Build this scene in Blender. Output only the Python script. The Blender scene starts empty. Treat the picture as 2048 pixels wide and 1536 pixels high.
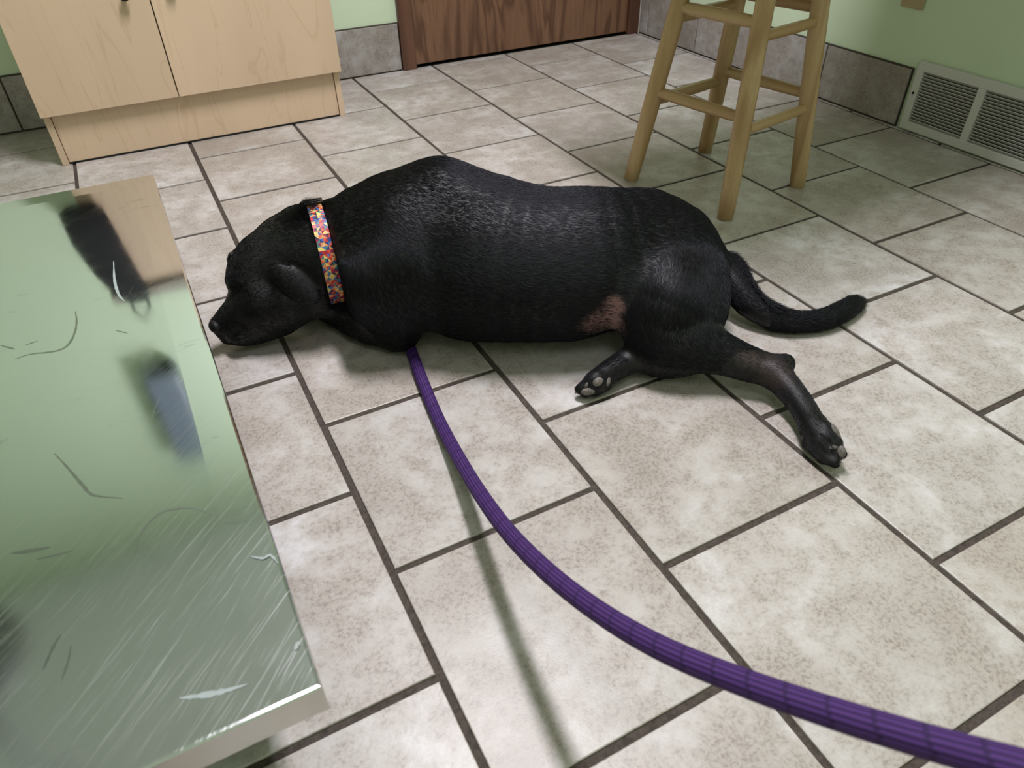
import bpy, bmesh, math, random
import numpy as np
from mathutils import Vector, Matrix, Euler

random.seed(7)
rng = np.random.default_rng(7)
SC = bpy.context.scene
COL = SC.collection

# ------------------------------------------------------------------ camera
cam_d = bpy.data.cameras.new('camera')
cam = bpy.data.objects.new('camera', cam_d)
COL.objects.link(cam)
cam_d.sensor_fit = 'HORIZONTAL'
cam_d.sensor_width = 36.0
cam_d.lens = 25.078
cam_d.clip_start = 0.02
RIGHT = Vector((0.88590498, -0.4635537, -0.01703938))
UP = Vector((0.30498097, 0.55438989, 0.77436326))
BACK = Vector((-0.34951249, -0.69120896, 0.63251182))
m = Matrix((RIGHT, UP, BACK)).transposed().to_4x4()
m.translation = Vector((0.21292047, -2.2961318, 0.81675064))
cam.matrix_world = m
cam_d.dof.use_dof = True
cam_d.dof.focus_distance = 1.5
cam_d.dof.aperture_fstop = 8.0
SC.camera = cam
SC.cycles.max_bounces = 6
SC.cycles.diffuse_bounces = 3
SC.cycles.glossy_bounces = 3
SC.cycles.caustics_reflective = False
SC.cycles.caustics_refractive = False

# ------------------------------------------------------------------ world, light, exposure
wd = bpy.data.worlds.new('world'); SC.world = wd; wd.use_nodes = True
wd.node_tree.nodes['Background'].inputs[0].default_value = (0.95, 0.97, 1.0, 1)
wd.node_tree.nodes['Background'].inputs[1].default_value = 0.0
SC.view_settings.view_transform = 'Standard'
SC.view_settings.look = 'None'
SC.view_settings.gamma = 1.0
SC.view_settings.use_curve_mapping = False
SC.view_settings.exposure = 0.0
CEIL = 2.60
LAMPS = [  # x, y, size x, size y, power of each ceiling fixture
    (0.84, -1.10, 0.22, 0.90, 70.0),
    (0.10, -2.70, 0.30, 0.90, 5.0),  # weak unseen fill light, added to lift the ambient level
]
def area(name, loc, sx, sy, power, color=(1.0, 0.945, 1.03)):
    d = bpy.data.lights.new(name, 'AREA'); d.shape = 'RECTANGLE'; d.size = sx; d.size_y = sy
    d.energy = power; d.color = color
    o = bpy.data.objects.new(name, d); COL.objects.link(o); o.location = loc
    return o
for i, (lx, ly, sx, sy, pw) in enumerate(LAMPS):
    area('ceiling_lamp_light', (lx, ly, CEIL - 0.045), sx, sy, pw)

# ------------------------------------------------------------------ materials
def lin(r, g, b):
    f = lambda c: (c / 255) / 12.92 if c <= 10 else (((c / 255) + 0.055) / 1.055) ** 2.4
    return (f(r), f(g), f(b), 1)

class N:
    def __init__(s, name, rough=0.5, metallic=0.0, spec=0.5):
        s.m = bpy.data.materials.new(name); s.m.use_nodes = True
        s.t = s.m.node_tree; s.b = s.t.nodes['Principled BSDF']
        s.b.inputs['Roughness'].default_value = rough
        s.b.inputs['Metallic'].default_value = metallic
        s.b.inputs['Specular IOR Level'].default_value = spec
    def n(s, typ, **kw):
        nd = s.t.nodes.new(typ)
        for k, v in kw.items():
            if k.startswith('i_'):
                nd.inputs[k[2:].replace('_', ' ')].default_value = v
            else:
                setattr(nd, k, v)
        return nd
    def l(s, a, b): s.t.links.new(a, b)
    def coord(s, which='Object'):
        return s.n('ShaderNodeTexCoord').outputs[which]
    def mapping(s, vec, scale=(1, 1, 1), rot=(0, 0, 0), loc=(0, 0, 0)):
        mp = s.n('ShaderNodeMapping'); s.l(vec, mp.inputs[0])
        mp.inputs['Scale'].default_value = scale; mp.inputs['Rotation'].default_value = rot; mp.inputs['Location'].default_value = loc
        return mp.outputs[0]
    def noise(s, vec, scale, detail=4, rough=0.55, dist=0.0):
        nd = s.n('ShaderNodeTexNoise'); s.l(vec, nd.inputs['Vector'])
        nd.inputs['Scale'].default_value = scale; nd.inputs['Detail'].default_value = detail
        nd.inputs['Roughness'].default_value = rough; nd.inputs['Distortion'].default_value = dist
        return nd.outputs['Fac']
    def ramp(s, fac, stops, interp='LINEAR'):
        r = s.n('ShaderNodeValToRGB'); s.l(fac, r.inputs[0]); r.color_ramp.interpolation = interp
        e = r.color_ramp.elements
        while len(e) < len(stops): e.new(0.5)
        for el, (p, c) in zip(e, stops):
            el.position = p; el.color = c if len(c) == 4 else (*c, 1)
        return r.outputs[0]
    def mix(s, fac, a, b, mode='MIX'):
        x = s.n('ShaderNodeMix', data_type='RGBA', blend_type=mode)
        for inp, v in ((x.inputs[0], fac), (x.inputs[6], a), (x.inputs[7], b)):
            if hasattr(v, 'links') or hasattr(v, 'is_linked'): s.l(v, inp)
            else: inp.default_value = v
        return x.outputs[2]
    def math(s, op, a, b=0.0, c=0.0):
        x = s.n('ShaderNodeMath', operation=op)
        for inp, v in zip(x.inputs, (a, b, c)):
            if hasattr(v, 'is_linked'): s.l(v, inp)
            else: inp.default_value = v
        return x.outputs[0]
    def bump(s, h, strength=0.2, dist=0.002):
        b = s.n('ShaderNodeBump'); s.l(h, b.inputs['Height'])
        b.inputs['Strength'].default_value = strength; b.inputs['Distance'].default_value = dist
        s.l(b.outputs[0], s.b.inputs['Normal'])
    def color(s, c):
        if hasattr(c, 'is_linked'): s.l(c, s.b.inputs['Base Color'])
        else: s.b.inputs['Base Color'].default_value = c
        return s.m

def plain(name, c, rough=0.5, metallic=0.0, spec=0.5):
    return N(name, rough, metallic, spec).color(c)

def mat_tile(name='floor_tile_glaze', dark=1.0, seed=0.0):
    k = N(name, 0.34)
    co = k.coord('Object')
    oi = k.n('ShaderNodeObjectInfo')
    off = k.n('ShaderNodeVectorMath', operation='SCALE'); off.inputs[0].default_value = (37.0, 91.0, 53.0); k.l(oi.outputs['Random'], off.inputs['Scale'])
    ad = k.n('ShaderNodeVectorMath', operation='ADD'); k.l(co, ad.inputs[0]); k.l(off.outputs[0], ad.inputs[1])
    v = ad.outputs[0]
    big = k.noise(v, 6.0, 4, 0.62, 0.5)
    mid = k.noise(v, 24, 4, 0.7)
    fine = k.noise(v, 190, 3, 0.75)
    d = dark
    base = k.ramp(big, [(0.30, lin(168 * d, 161 * d, 154 * d)), (0.45, lin(183 * d, 178 * d, 172 * d)), (0.58, lin(195 * d, 192 * d, 188 * d)), (0.74, lin(213 * d, 213 * d, 214 * d))])
    tan = k.ramp(mid, [(0.34, (0.15, 0.15, 0.15)), (0.60, (1, 1, 1))])
    c1 = k.mix(tan, lin(172 * d, 164 * d, 155 * d), base)
    f = k.ramp(fine, [(0.36, (1, 1, 1)), (0.54, (0, 0, 0))])
    amt = k.math('MULTIPLY', f, k.ramp(k.math('ADD', mid, k.math('MULTIPLY', big, 0.8)), [(0.78, (0.9, 0.9, 0.9)), (1.08, (0.16, 0.16, 0.16))]))
    c3 = k.mix(amt, c1, lin(138 * d, 131 * d, 124 * d))
    tint = k.ramp(oi.outputs['Random'], [(0.0, (0.88, 0.865, 0.835)), (0.25, (1.0, 1.0, 1.0)), (0.5, (0.94, 0.915, 0.875)), (0.75, (1.02, 1.02, 1.03)), (1.0, (0.92, 0.895, 0.87))])
    c4 = k.mix(1.0, c3, tint, 'MULTIPLY')
    k.l(k.math('MULTIPLY_ADD', fine, 0.16, 0.30), k.b.inputs['Roughness'])
    k.bump(fine, 0.16, 0.0012)
    return k.color(c4)

def mat_wood(name, light, dark, ring=14.0, stretch=0.09, rough=0.4, contrast=(0.35, 0.65), fig=1.2, axis='z', pore=0.35):
    k = N(name, rough)
    co = k.coord('Object')
    oi = k.n('ShaderNodeObjectInfo')
    off = k.n('ShaderNodeVectorMath', operation='SCALE'); off.inputs[0].default_value = (7.0, 3.0, 5.0); k.l(oi.outputs['Random'], off.inputs['Scale'])
    ad = k.n('ShaderNodeVectorMath', operation='ADD'); k.l(co, ad.inputs[0]); k.l(off.outputs[0], ad.inputs[1])
    sc = {'z': (1, 1, stretch), 'x': (stretch, 1, 1), 'y': (1, stretch, 1)}[axis]
    v = k.mapping(ad.outputs[0], sc)
    warp = k.noise(v, 5.0, 3, 0.5, fig)
    rings = k.math('FRACT', k.math('MULTIPLY', warp, ring))
    tri = k.math('ABSOLUTE', k.math('MULTIPLY_ADD', rings, 2.0, -1.0))
    fineg = k.noise(k.mapping(ad.outputs[0], {'z': (1, 1, 0.03), 'x': (0.03, 1, 1), 'y': (1, 0.03, 1)}[axis]), 260, 4, 0.7)
    g = k.ramp(tri, [(contrast[0], (0, 0, 0)), (contrast[1], (1, 1, 1))])
    c = k.mix(g, dark, light)
    fg = k.ramp(fineg, [(0.40, (0, 0, 0)), (0.56, (1, 1, 1))])
    c2 = k.mix(k.math('MULTIPLY', k.math('SUBTRACT', 1.0, fg), pore), c, dark)
    blot = k.ramp(k.noise(v, 3.0, 2), [(0.3, (0.90, 0.89, 0.87)), (0.7, (1.04, 1.03, 1.02))])
    c3 = k.mix(1.0, c2, blot, 'MULTIPLY')
    k.bump(fineg, 0.08, 0.001)
    return k.color(c3)

def mat_wall(name='green_wall_paint', c=(207, 226, 194)):
    k = N(name, 0.45)
    co = k.coord('Object')
    n = k.noise(co, 3.0, 3)
    col = k.ramp(n, [(0.35, lin(*[x * 0.985 for x in c])), (0.65, lin(*c))])
    k.bump(k.noise(co, 180, 3), 0.12, 0.001)
    return k.color(col)

def mat_steel(name='scratched_steel'):
    k = N(name, 0.12, 1.0)
    co = k.coord('Object')
    def scr(rot, sx, sy, lo, hi, scale=1.0):
        v = k.mapping(k.mapping(co, (1, 1, 1), (0, 0, rot)), (sx, sy, 1))
        return k.ramp(k.noise(v, scale, 2, 0.6), [(lo, (0, 0, 0)), (hi, (1, 1, 1))])
    s1 = scr(math.radians(-43), 6, 1500, 0.645, 0.69)
    s2 = scr(math.radians(-49), 9, 2200, 0.66, 0.70)
    s3 = scr(math.radians(-70), 7, 900, 0.72, 0.76)
    sep = k.n('ShaderNodeSeparateXYZ'); k.l(co, sep.inputs[0])
    # the front end of the top has been used most: more scratches there
    wear = k.ramp(k.math('ADD', k.math('MULTIPLY', sep.outputs[1], -1.0), k.math('MULTIPLY', k.noise(co, 6, 3), 0.35)), [(0.25, (0.05, 0.05, 0.05)), (0.62, (1, 1, 1))])
    sc = k.math('MULTIPLY', k.math('MAXIMUM', s1, s2), wear)
    sc = k.math('MAXIMUM', sc, k.math('MULTIPLY', s3, 0.35))
    smear = k.ramp(k.noise(co, 9, 5, 0.65, 1.2), [(0.40, (0, 0, 0)), (0.75, (1, 1, 1))])
    r = k.math('MULTIPLY_ADD', smear, 0.05, 0.05)
    r = k.math('MULTIPLY_ADD', wear, 0.05, r)
    r = k.math('MULTIPLY_ADD', sc, 0.20, r)
    k.l(r, k.b.inputs['Roughness'])
    scuff = k.ramp(k.noise(k.mapping(co, (5, 22, 1), (0, 0, 0.5)), 1.0, 4, 0.6, 1.5), [(0.66, (0, 0, 0)), (0.72, (1, 1, 1))])
    base = k.mix(k.math('MULTIPLY', scuff, 0.45), (0.715, 0.74, 0.77, 1), (0.40, 0.42, 0.43, 1))
    base = k.mix(k.math('MULTIPLY', sc, 0.6), base, (0.92, 0.93, 0.93, 1))
    h = k.math('ADD', k.math('MULTIPLY', k.noise(co, 2.6, 2), 0.8), k.math('MULTIPLY', sc, -0.05))
    k.bump(h, 0.05, 0.01)
    return k.color(base)

def mat_grout():
    k = N('dark_grout', 0.9)
    n = k.noise(k.coord('Object'), 160, 4)
    return k.color(k.ramp(n, [(0.3, lin(54, 46, 40)), (0.7, lin(84, 75, 68))]))

M = {
    'tile': mat_tile(), 'basetile': mat_tile('skirting_tile_glaze', 0.86),
    'grout': mat_grout(), 'wall': mat_wall(),
    'ceil': plain('white_ceiling_paint', lin(234, 237, 240), 0.8),
    'maple': mat_wood('maple_laminate', lin(212, 188, 160), lin(203, 177, 148), 7.0, 0.16, 0.38, (0.0, 0.16), 1.8, 'z', 0.12),
    'oak': mat_wood('dark_oak_veneer', lin(128, 95, 72), lin(88, 60, 45), 9.0, 0.13, 0.36, (0.0, 0.6), 0.9, 'z', 0.42),
    'oakframe': mat_wood('dark_oak_frame', lin(108, 75, 57), lin(82, 54, 41), 8.0, 0.05, 0.36, (0.1, 0.8), 0.5, 'z', 0.45),
    'stool': mat_wood('golden_stool_wood', lin(190, 162, 120), lin(162, 130, 90), 7.0, 0.06, 0.33, (0.1, 0.7), 0.5, 'z', 0.35),
    'black': plain('black_plastic', lin(14, 14, 14), 0.35),
    'gap': plain('dark_gap', lin(12, 11, 10), 0.9),
    'vent': plain('white_vent_enamel', lin(205, 206, 200), 0.4),
    'plate': plain('beige_plate_plastic', lin(176, 160, 122), 0.4),
    'caulk': plain('white_caulk', lin(196, 192, 180), 0.7),
    'steel': mat_steel(),
    'scuff_dark': plain('dark_rub_mark', (0.34, 0.36, 0.34, 1), 0.30, 1.0),
    'scuff_light': plain('pale_rub_mark', lin(152, 162, 160), 0.6, 0.0),
    'steel_edge': plain('steel_edge', (0.62, 0.60, 0.57, 1), 0.22, 1.0),
    'steel_dark': plain('painted_steel_base', lin(120, 122, 122), 0.45, 0.6),
    'dispenser': plain('blue_grey_dispenser_plastic', lin(112, 124, 138), 0.4),
    'counter': plain('grey_counter_laminate', lin(150, 142, 130), 0.4),
    'bag': plain('black_bag_cloth', lin(24, 25, 26), 0.9),
    'lampwhite': plain('white_fixture_enamel', lin(235, 235, 230), 0.5),
}
k = N('lit_diffuser', 0.5)
k.b.inputs['Emission Color'].default_value = (1, 0.97, 0.92, 1); k.b.inputs['Emission Strength'].default_value = 4.0
M['diffuser'] = k.color(lin(240, 240, 235)); k.m.cycles.emission_sampling = 'NONE'

# ------------------------------------------------------------------ mesh helpers
def link(o, parent=None):
    COL.objects.link(o)
    if parent is not None:
        o.parent = parent
    return o
def mesh_obj(name, verts, faces, mat, parent=None, smooth=False):
    me = bpy.data.meshes.new(name); me.from_pydata([tuple(v) for v in verts], [], [tuple(f) for f in faces]); me.update()
    me.materials.append(mat)
    if smooth:
        me.polygons.foreach_set('use_smooth', [True] * len(me.polygons))
    return link(bpy.data.objects.new(name, me), parent)
def bm_obj(name, bm, mat, parent=None, smooth=False):
    me = bpy.data.meshes.new(name); bm.to_mesh(me); bm.free(); me.materials.append(mat)
    if smooth:
        me.polygons.foreach_set('use_smooth', [True] * len(me.polygons))
    return link(bpy.data.objects.new(name, me), parent)
def box_bm(bm, lo, hi, bevel=0.0, seg=2):
    lo = Vector(lo); hi = Vector(hi)
    r = bmesh.ops.create_cube(bm, size=1.0)
    vs = r['verts']
    for v in vs:
        v.co = Vector(((lo[i] + hi[i]) / 2 + v.co[i] * (hi[i] - lo[i]) for i in range(3)))
    if bevel > 0:
        es = list({e for v in vs for e in v.link_edges})
        bmesh.ops.bevel(bm, geom=es, offset=bevel, segments=seg, affect='EDGES', profile=0.5)
def box(name, lo, hi, mat, parent=None, bevel=0.0, seg=2, smooth=False):
    bm = bmesh.new(); box_bm(bm, lo, hi, bevel, seg)
    o = bm_obj(name, bm, mat, parent, smooth)
    return o
def empty(name, loc=(0, 0, 0), rz=0.0):
    o = bpy.data.objects.new(name, None); o.empty_display_size = 0.05
    COL.objects.link(o); o.location = loc; o.rotation_euler = (0, 0, rz)
    return o
def tag(o, label, cat, group=None, kind=None):
    if label: o['label'] = label
    if cat: o['category'] = cat
    if group: o['group'] = group
    if kind: o['kind'] = kind
    return o
def struct(o, label=None):
    o['kind'] = 'structure'
    if label: o['label'] = label
    return o
def tube(path, radii, seg=16, cap=True, prof=None):
    """swept tube; prof(a) -> radius factor"""
    path = [Vector(p) for p in path]; V = []; Fc = []
    up = None; n = len(path)
    if not hasattr(radii, '__len__'): radii = [radii] * n
    for i, p in enumerate(path):
        t = (path[min(i + 1, n - 1)] - path[max(i - 1, 0)]).normalized()
        if up is None:
            ref = Vector((0, 0, 1)) if abs(t.z) < 0.9 else Vector((1, 0, 0))
            up = (ref - t * ref.dot(t)).normalized()
        else:
            up = (up - t * up.dot(t)).normalized()
        sd = t.cross(up)
        for j in range(seg):
            a = 2 * math.pi * j / seg
            r = radii[i]
            fx, fy = (r, r) if not isinstance(r, tuple) else r
            f = prof(a) if prof else 1.0
            V.append(p + sd * (math.cos(a) * fx * f) + up * (math.sin(a) * fy * f))
    for i in range(n - 1):
        for j in range(seg):
            a = i * seg + j; b = i * seg + (j + 1) % seg
            Fc.append((a, a + seg, b + seg, b)[::-1])
    if cap:
        Fc.append(tuple(range(seg))[::1]); Fc.append(tuple(range((n - 1) * seg, n * seg))[::-1])
    return V, Fc
def tube_obj(name, path, radii, mat, parent=None, seg=16, prof=None, smooth=True):
    V, Fc = tube(path, radii, seg, True, prof)
    return mesh_obj(name, V, Fc, mat, parent, smooth)

# ------------------------------------------------------------------ the room
U, V_ = 0.3302, 0.3374            # tile pitch along x and y
X0, X1, Y0, Y1 = -1.65, 2.330, -3.30, 0.548
floor = struct(mesh_obj('floor', [(X0, Y0, -0.0035), (X1, Y0, -0.0035), (X1, Y1 + 0.1, -0.0035), (X0, Y1 + 0.1, -0.0035),
                                   (X0, Y0, -0.08), (X1, Y0, -0.08), (X1, Y1 + 0.1, -0.08), (X0, Y1 + 0.1, -0.08)],
               [(0, 1, 2, 3), (7, 6, 5, 4), (0, 4, 5, 1), (1, 5, 6, 2), (2, 6, 7, 3), (3, 7, 4, 0)], M['grout']),
               'beige stone-look tiled floor with dark grout')
G = 0.0052                         # half a grout joint
def tile_mesh(name, sx, sy, mat, th=0.009, bev=0.0016):
    bm = bmesh.new(); box_bm(bm, (-sx / 2, -sy / 2, -th), (sx / 2, sy / 2, 0))
    top = [e for e in bm.edges if all(v.co.z > -1e-6 for v in e.verts)]
    bmesh.ops.bevel(bm, geom=top, offset=bev, segments=2, affect='EDGES', profile=0.5)
    me = bpy.data.meshes.new(name); bm.to_mesh(me); bm.free(); me.materials.append(mat)
    return me
cache = {}
for ci in range(-5, 8):
    off = 0.0 if ci % 2 else 0.5
    xa, xb = max(ci * U + G, X0), min((ci + 1) * U - G, X1 - 0.004)
    if xb - xa < 0.006:
        continue
    for kj in range(-3, 11):
        yb, ya = min(-(kj + off) * V_ - G, Y1 - 0.004), max(-(kj + 1 + off) * V_ + G, Y0)
        if yb - ya < 0.01:
            continue
        key = (round(xb - xa, 4), round(yb - ya, 4))
        if key not in cache:
            cache[key] = tile_mesh('tile', key[0], key[1], M['tile'])
        o = bpy.data.objects.new('tile', cache[key]); link(o, floor)
        o.location = ((xa + xb) / 2 + random.uniform(-.0008, .0008), (ya + yb) / 2 + random.uniform(-.0008, .0008), random.uniform(-.0004, 0.0003))

def walls():
    WT = 0.12
    # back wall with the door opening (door casing 1.195 - 2.33)
    bm = bmesh.new()
    box_bm(bm, (X0 - WT, 0.548, -0.08), (1.205, 0.548 + WT, CEIL))
    box_bm(bm, (1.205, 0.548, 2.06), (2.33 + WT, 0.548 + WT, CEIL))
    box_bm(bm, (2.318, 0.548, -0.08), (2.33 + WT, 0.548 + WT, 2.06))
    struct(bm_obj('wall_back', bm, M['wall']), 'pale green painted back wall')
    struct(box('wall_right', (2.330, Y0 - WT, -0.08), (2.330 + WT, 0.548, CEIL), M['wall']), 'pale green painted wall above the floor vent')
    struct(box('wall_left', (X0 - WT, Y0 - WT, -0.08), (X0, 0.548, CEIL), M['wall']))
    struct(box('wall_front', (X0, Y0 - WT, -0.08), (2.330, Y0, CEIL), M['wall']))
    struct(box('ceiling', (X0 - WT, Y0 - WT, CEIL), (2.33 + WT, 0.548 + WT, CEIL + 0.1), M['ceil']))
walls()

def skirting(name, tiles, axis, label):
    """tiled skirting: (a0, a1) spans along the wall; grout backing plus one object per tile"""
    a0, a1 = tiles[0][0], tiles[-1][1]
    h = 0.170
    if axis == 'x':
        base = box(name, (min(a0, a1), 0.541, 0.0), (max(a0, a1), 0.548, h + 0.004), M['grout'])
    else:
        base = box(name, (2.323, min(a0, a1), 0.0), (2.330, max(a0, a1), h + 0.004), M['grout'])
    struct(base, label)
    for (p, q) in tiles:
        lo, hi = min(p, q), max(p, q)
        w = hi - lo - 0.005
        me = tile_mesh('tile', w, h - 0.006, M['basetile'])
        o = bpy.data.objects.new('tile', me); link(o, base)
        if axis == 'x':
            o.rotation_euler = (math.pi / 2, 0, 0); o.location = ((lo + hi) / 2, 0.537, 0.006 + (h - 0.006) / 2)
        else:
            o.rotation_euler = (math.pi / 2, 0, -math.pi / 2); o.location = (2.319, (lo + hi) / 2, 0.006 + (h - 0.006) / 2)
    return base
skirting('baseboard_back', [(-1.62, -1.46), (-1.46, -1.13), (-1.13, -0.80), (-0.80, -0.47), (-0.47, -0.138), (-0.138, 0.19), (0.19, 0.52), (0.52, 0.86), (0.86, 1.193)], 'x',
         'stone-look tile skirting beside the wooden door')
skirting('baseboard_right', [(0.535, 0.475), (0.475, 0.146), (0.146, -0.186), (-0.186, -0.517), (-0.517, -0.846)], 'y',
         'stone-look tile skirting running up to the floor vent')

# door, casing
def door():
    d = struct(box('door_1', (1.255, 0.552, 0.010), (2.262, 0.590, 2.03), M['oak'], bevel=0.0015), 'dark brown oak-veneer door, bottom edge above the tiles')
    struct(box('trim_1', (1.195, 0.529, 0.0), (1.252, 0.60, 2.09), M['oakframe'], bevel=0.003), 'dark wooden casing on the left of the door')
    struct(box('trim_2', (2.265, 0.534, 0.0), (2.318, 0.60, 2.09), M['oakframe'], bevel=0.003), 'dark wooden casing in the corner right of the door')
    struct(box('trim_3', (1.252, 0.532, 2.03), (2.265, 0.60, 2.09), M['oakframe'], bevel=0.003))
    struct(box('trim_4', (2.3185, 0.533, 0.0), (2.3295, 0.548, 2.2), M['caulk'], bevel=0.002), 'white caulk strip in the corner beside the door casing')
    struct(box('door_shadow_sill', (1.20, 0.556, -0.02), (2.32, 0.66, -0.002), M['gap']), None).name = 'door_shade_strip'  # near-black strip laid in as the shade under the door
    kn = tube_obj('door_handle', [(1.33, 0.552, 1.0), (1.33, 0.535, 1.0), (1.33, 0.515, 1.0), (1.33, 0.495, 1.0), (1.33, 0.488, 1.0)], [0.03, 0.012, 0.012, 0.027, 0.018], M['steel_edge'], d, 20)
door()

# ------------------------------------------------------------------ cabinet
def cabinet():
    c = tag(empty('base_cabinet', (0, 0, 0)), 'light maple laminate base cabinet with two doors against the back wall', 'cabinet')
    zt = 0.99
    xl, xr, yf = -0.030, 0.838, 0.147
    box('side_panel', (xl, yf, 0.0), (xl + 0.018, 0.535, zt), M['maple'], c, 0.0008)
    box('side_panel', (xr - 0.018, yf, 0.0), (xr, 0.535, zt), M['maple'], c, 0.0008)
    box('toe_board', (xl + 0.0195, yf + 0.006, 0.005), (xr - 0.0195, yf + 0.022, 0.16), M['maple'], c, 0.0008)
    box('carcass', (xl + 0.0185, yf + 0.024, 0.135), (xr - 0.0185, 0.532, zt - 0.002), M['maple'], c)
    dz0 = 0.146
    mid = 0.3395
    for a, b, kx in ((xl - 0.004, mid - 0.0016, mid - 0.062), (mid + 0.0016, xr + 0.004, mid + 0.062)):
        d = box('door', (a, yf - 0.021, dz0), (b, yf - 0.001, zt - 0.01), M['maple'], c, 0.0012)
        y = yf - 0.021
        kz = 0.428 if kx < mid else 0.447
        tube_obj('knob', [(kx, y, kz), (kx, y - 0.008, kz), (kx, y - 0.016, kz), (kx, y - 0.021, kz), (kx, y - 0.027, kz), (kx, y - 0.029, kz)],
                 [0.009, 0.006, 0.007, 0.0145, 0.013, 0.006], M['black'], d, 20)
    box('dark_base_gap', (xl + 0.02, yf + 0.004, 0.0), (xr - 0.02, yf + 0.02, 0.0048), M['gap'], c)
    w = tag(box('worktop', (xl - 0.02, yf - 0.04, zt), (xr + 0.02, 0.547, zt + 0.035), M['counter'], None, 0.004), 'grey laminate worktop lying on the maple base cabinet', 'worktop')
cabinet()

# ------------------------------------------------------------------ stool
def stool():
    ctr = Vector((1.552, -0.896, 0)); top = Vector((1.570, -0.904, 0))
    s = tag(empty('bar_stool', ctr), 'golden wooden bar stool with splayed legs and eight rungs', 'stool')
    feet = {'FL': (1.37, -.766), 'FR': (1.434, -1.081), 'BR': (1.73, -1.026), 'BL': (1.674, -.711)}
    H = 0.60
    def pt(k, z):
        f = Vector((*feet[k], 0)); t = top + (f - ctr) * 0.62 
        p = f.lerp(Vector((t.x, t.y, H)), z / H)
        return Vector((p.x, p.y, z))
    L = lambda p: p - ctr
    def octo(a):   # slightly flattened turned leg
        return 1.0 + 0.035 * math.cos(4 * a)
    for kx in feet:
        zs = [0.0, 0.004, 0.05, 0.2, 0.35, 0.5, 0.62]
        rs = [0.0175, 0.0205, 0.0215, 0.0225, 0.0225, 0.0215, 0.02]
        tube_obj('leg', [L(pt(kx, z)) for z in zs], rs, M['stool'], s, 24, octo)
    for a, b, z, r in (('FL', 'FR', 0.236, 0.0145), ('BL', 'BR', 0.239, 0.0145), ('FR', 'BR', 0.206, 0.0125), ('FL', 'BL', 0.211, 0.0145),
                    ('FL', 'FR', 0.432, 0.0145), ('BL', 'BR', 0.433, 0.0145), ('FR', 'BR', 0.404, 0.0125), ('FL', 'BL', 0.407, 0.0145)):
        A, B = pt(a, z), pt(b, z)
        # a rung is turned along its own axis: build it along z, then place it
        ln = (B - A).length
        n = 9
        o = tube_obj('rung', [(0, 0, -ln / 2 + ln * i / n) for i in range(n + 1)], [r * (0.80 + 0.20 * math.sin(math.pi * i / n) ** 0.6) for i in range(n + 1)], M['stool'], s, 18)
        o.location = L((A + B) / 2); o.rotation_mode = 'QUATERNION'; o.rotation_quaternion = Vector((0, 0, 1)).rotation_difference(B - A)
    t = top - ctr
    prof = [(0.0, 0.600), (0.150, 0.600), (0.168, 0.605), (0.175, 0.617), (0.170, 0.630), (0.150, 0.636), (0.05, 0.631), (0.0, 0.630)]
    V = []; Fc = []; n = 40
    for r, z in prof:
        for j in range(n):
            a = 2 * math.pi * j / n; V.append((t.x + max(r, 1e-4) * math.cos(a), t.y + max(r, 1e-4) * math.sin(a), z))
    for i in range(len(prof) - 1):
        for j in range(n):
            Fc.append((i * n + j, i * n + (j + 1) % n, (i + 1) * n + (j + 1) % n, (i + 1) * n + j))
    mesh_obj('seat', V, Fc, M['stool'], s, True)
stool()

# wall desk over the stool (out of frame above it; its shade lies on the tiles, the vent and the wall)
def desk():
    d = tag(empty('wall_desk', (1.7, -0.95, 0)), 'narrow grey desk projecting from the wall over the bar stool', 'desk')
    box('desk_top', (1.14 - 1.7, -1.29 + 0.95, 0.86), (2.328 - 1.7, -0.68 + 0.95, 0.895), M['counter'], d, 0.004)
    box('bracket', (2.0 - 1.7, -0.97 + 0.95, 0.70), (2.328 - 1.7, -0.94 + 0.95, 0.86), M['steel_dark'], d, 0.004)
desk()

# ------------------------------------------------------------------ vent and outlet
def vent():
    v = tag(empty('return_air_vent', (2.330, -1.165, 0.0)), 'white slatted return-air vent low on the green wall', 'vent')
    y0, y1, z0, z1 = 0.300, -0.330, 0.006, 0.202      # relative to the empty (y1 is nearer the camera)
    xf = -0.016                                       # face in front of the wall
    yo = [0.277, 0.099, 0.076, -0.102, -0.125, -0.303]   # opening spans: three bays
    zo0, zo1 = 0.030, 0.176
    bm = bmesh.new()
    def bx(a, b): box_bm(bm, a, b, 0.0012, 2)
    bx((xf, y1, z0), (0, y0, zo0)); bx((xf, y1, zo1), (0, y0, z1))
    bx((xf, yo[0], zo0 - 0.001), (0, y0, zo1 + 0.001)); bx((xf, y1, zo0 - 0.001), (0, yo[5], zo1 + 0.001))
    bm_obj('frame', bm, M['vent'], v)
    for a, b in ((yo[2], yo[1]), (yo[4], yo[3])):
        box('divider', (xf, a, zo0), (-0.002, b, zo1), M['vent'], v, 0.001)
    box('dark_backing', (-0.0015, yo[5], zo0), (-0.0005, yo[0], zo1), M['gap'], v)
    n = 17
    ln = yo[0] - yo[1]
    me = None
    for bay in range(3):
        yc = (yo[2 * bay] + yo[2 * bay + 1]) / 2
        for i in range(n):
            z = zo0 + (i + 0.5) * (zo1 - zo0) / n
            if me is None:
                bm = bmesh.new(); box_bm(bm, (-0.0065, -ln / 2, -0.0006), (0.0065, ln / 2, 0.0006))
                me = bpy.data.meshes.new('slat'); bm.to_mesh(me); bm.free(); me.materials.append(M['vent'])
            o = bpy.data.objects.new('slat', me); link(o, v)
            o.location = (xf + 0.0075, yc, z); o.rotation_euler = (0, math.radians(42), 0)
    tube_obj('screw', [(xf + 0.001, 0.2885, 0.112), (xf - 0.002, 0.2885, 0.112)], [0.0042, 0.0036], M['gap'], v, 12)
    s = 0.0
vent()
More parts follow.
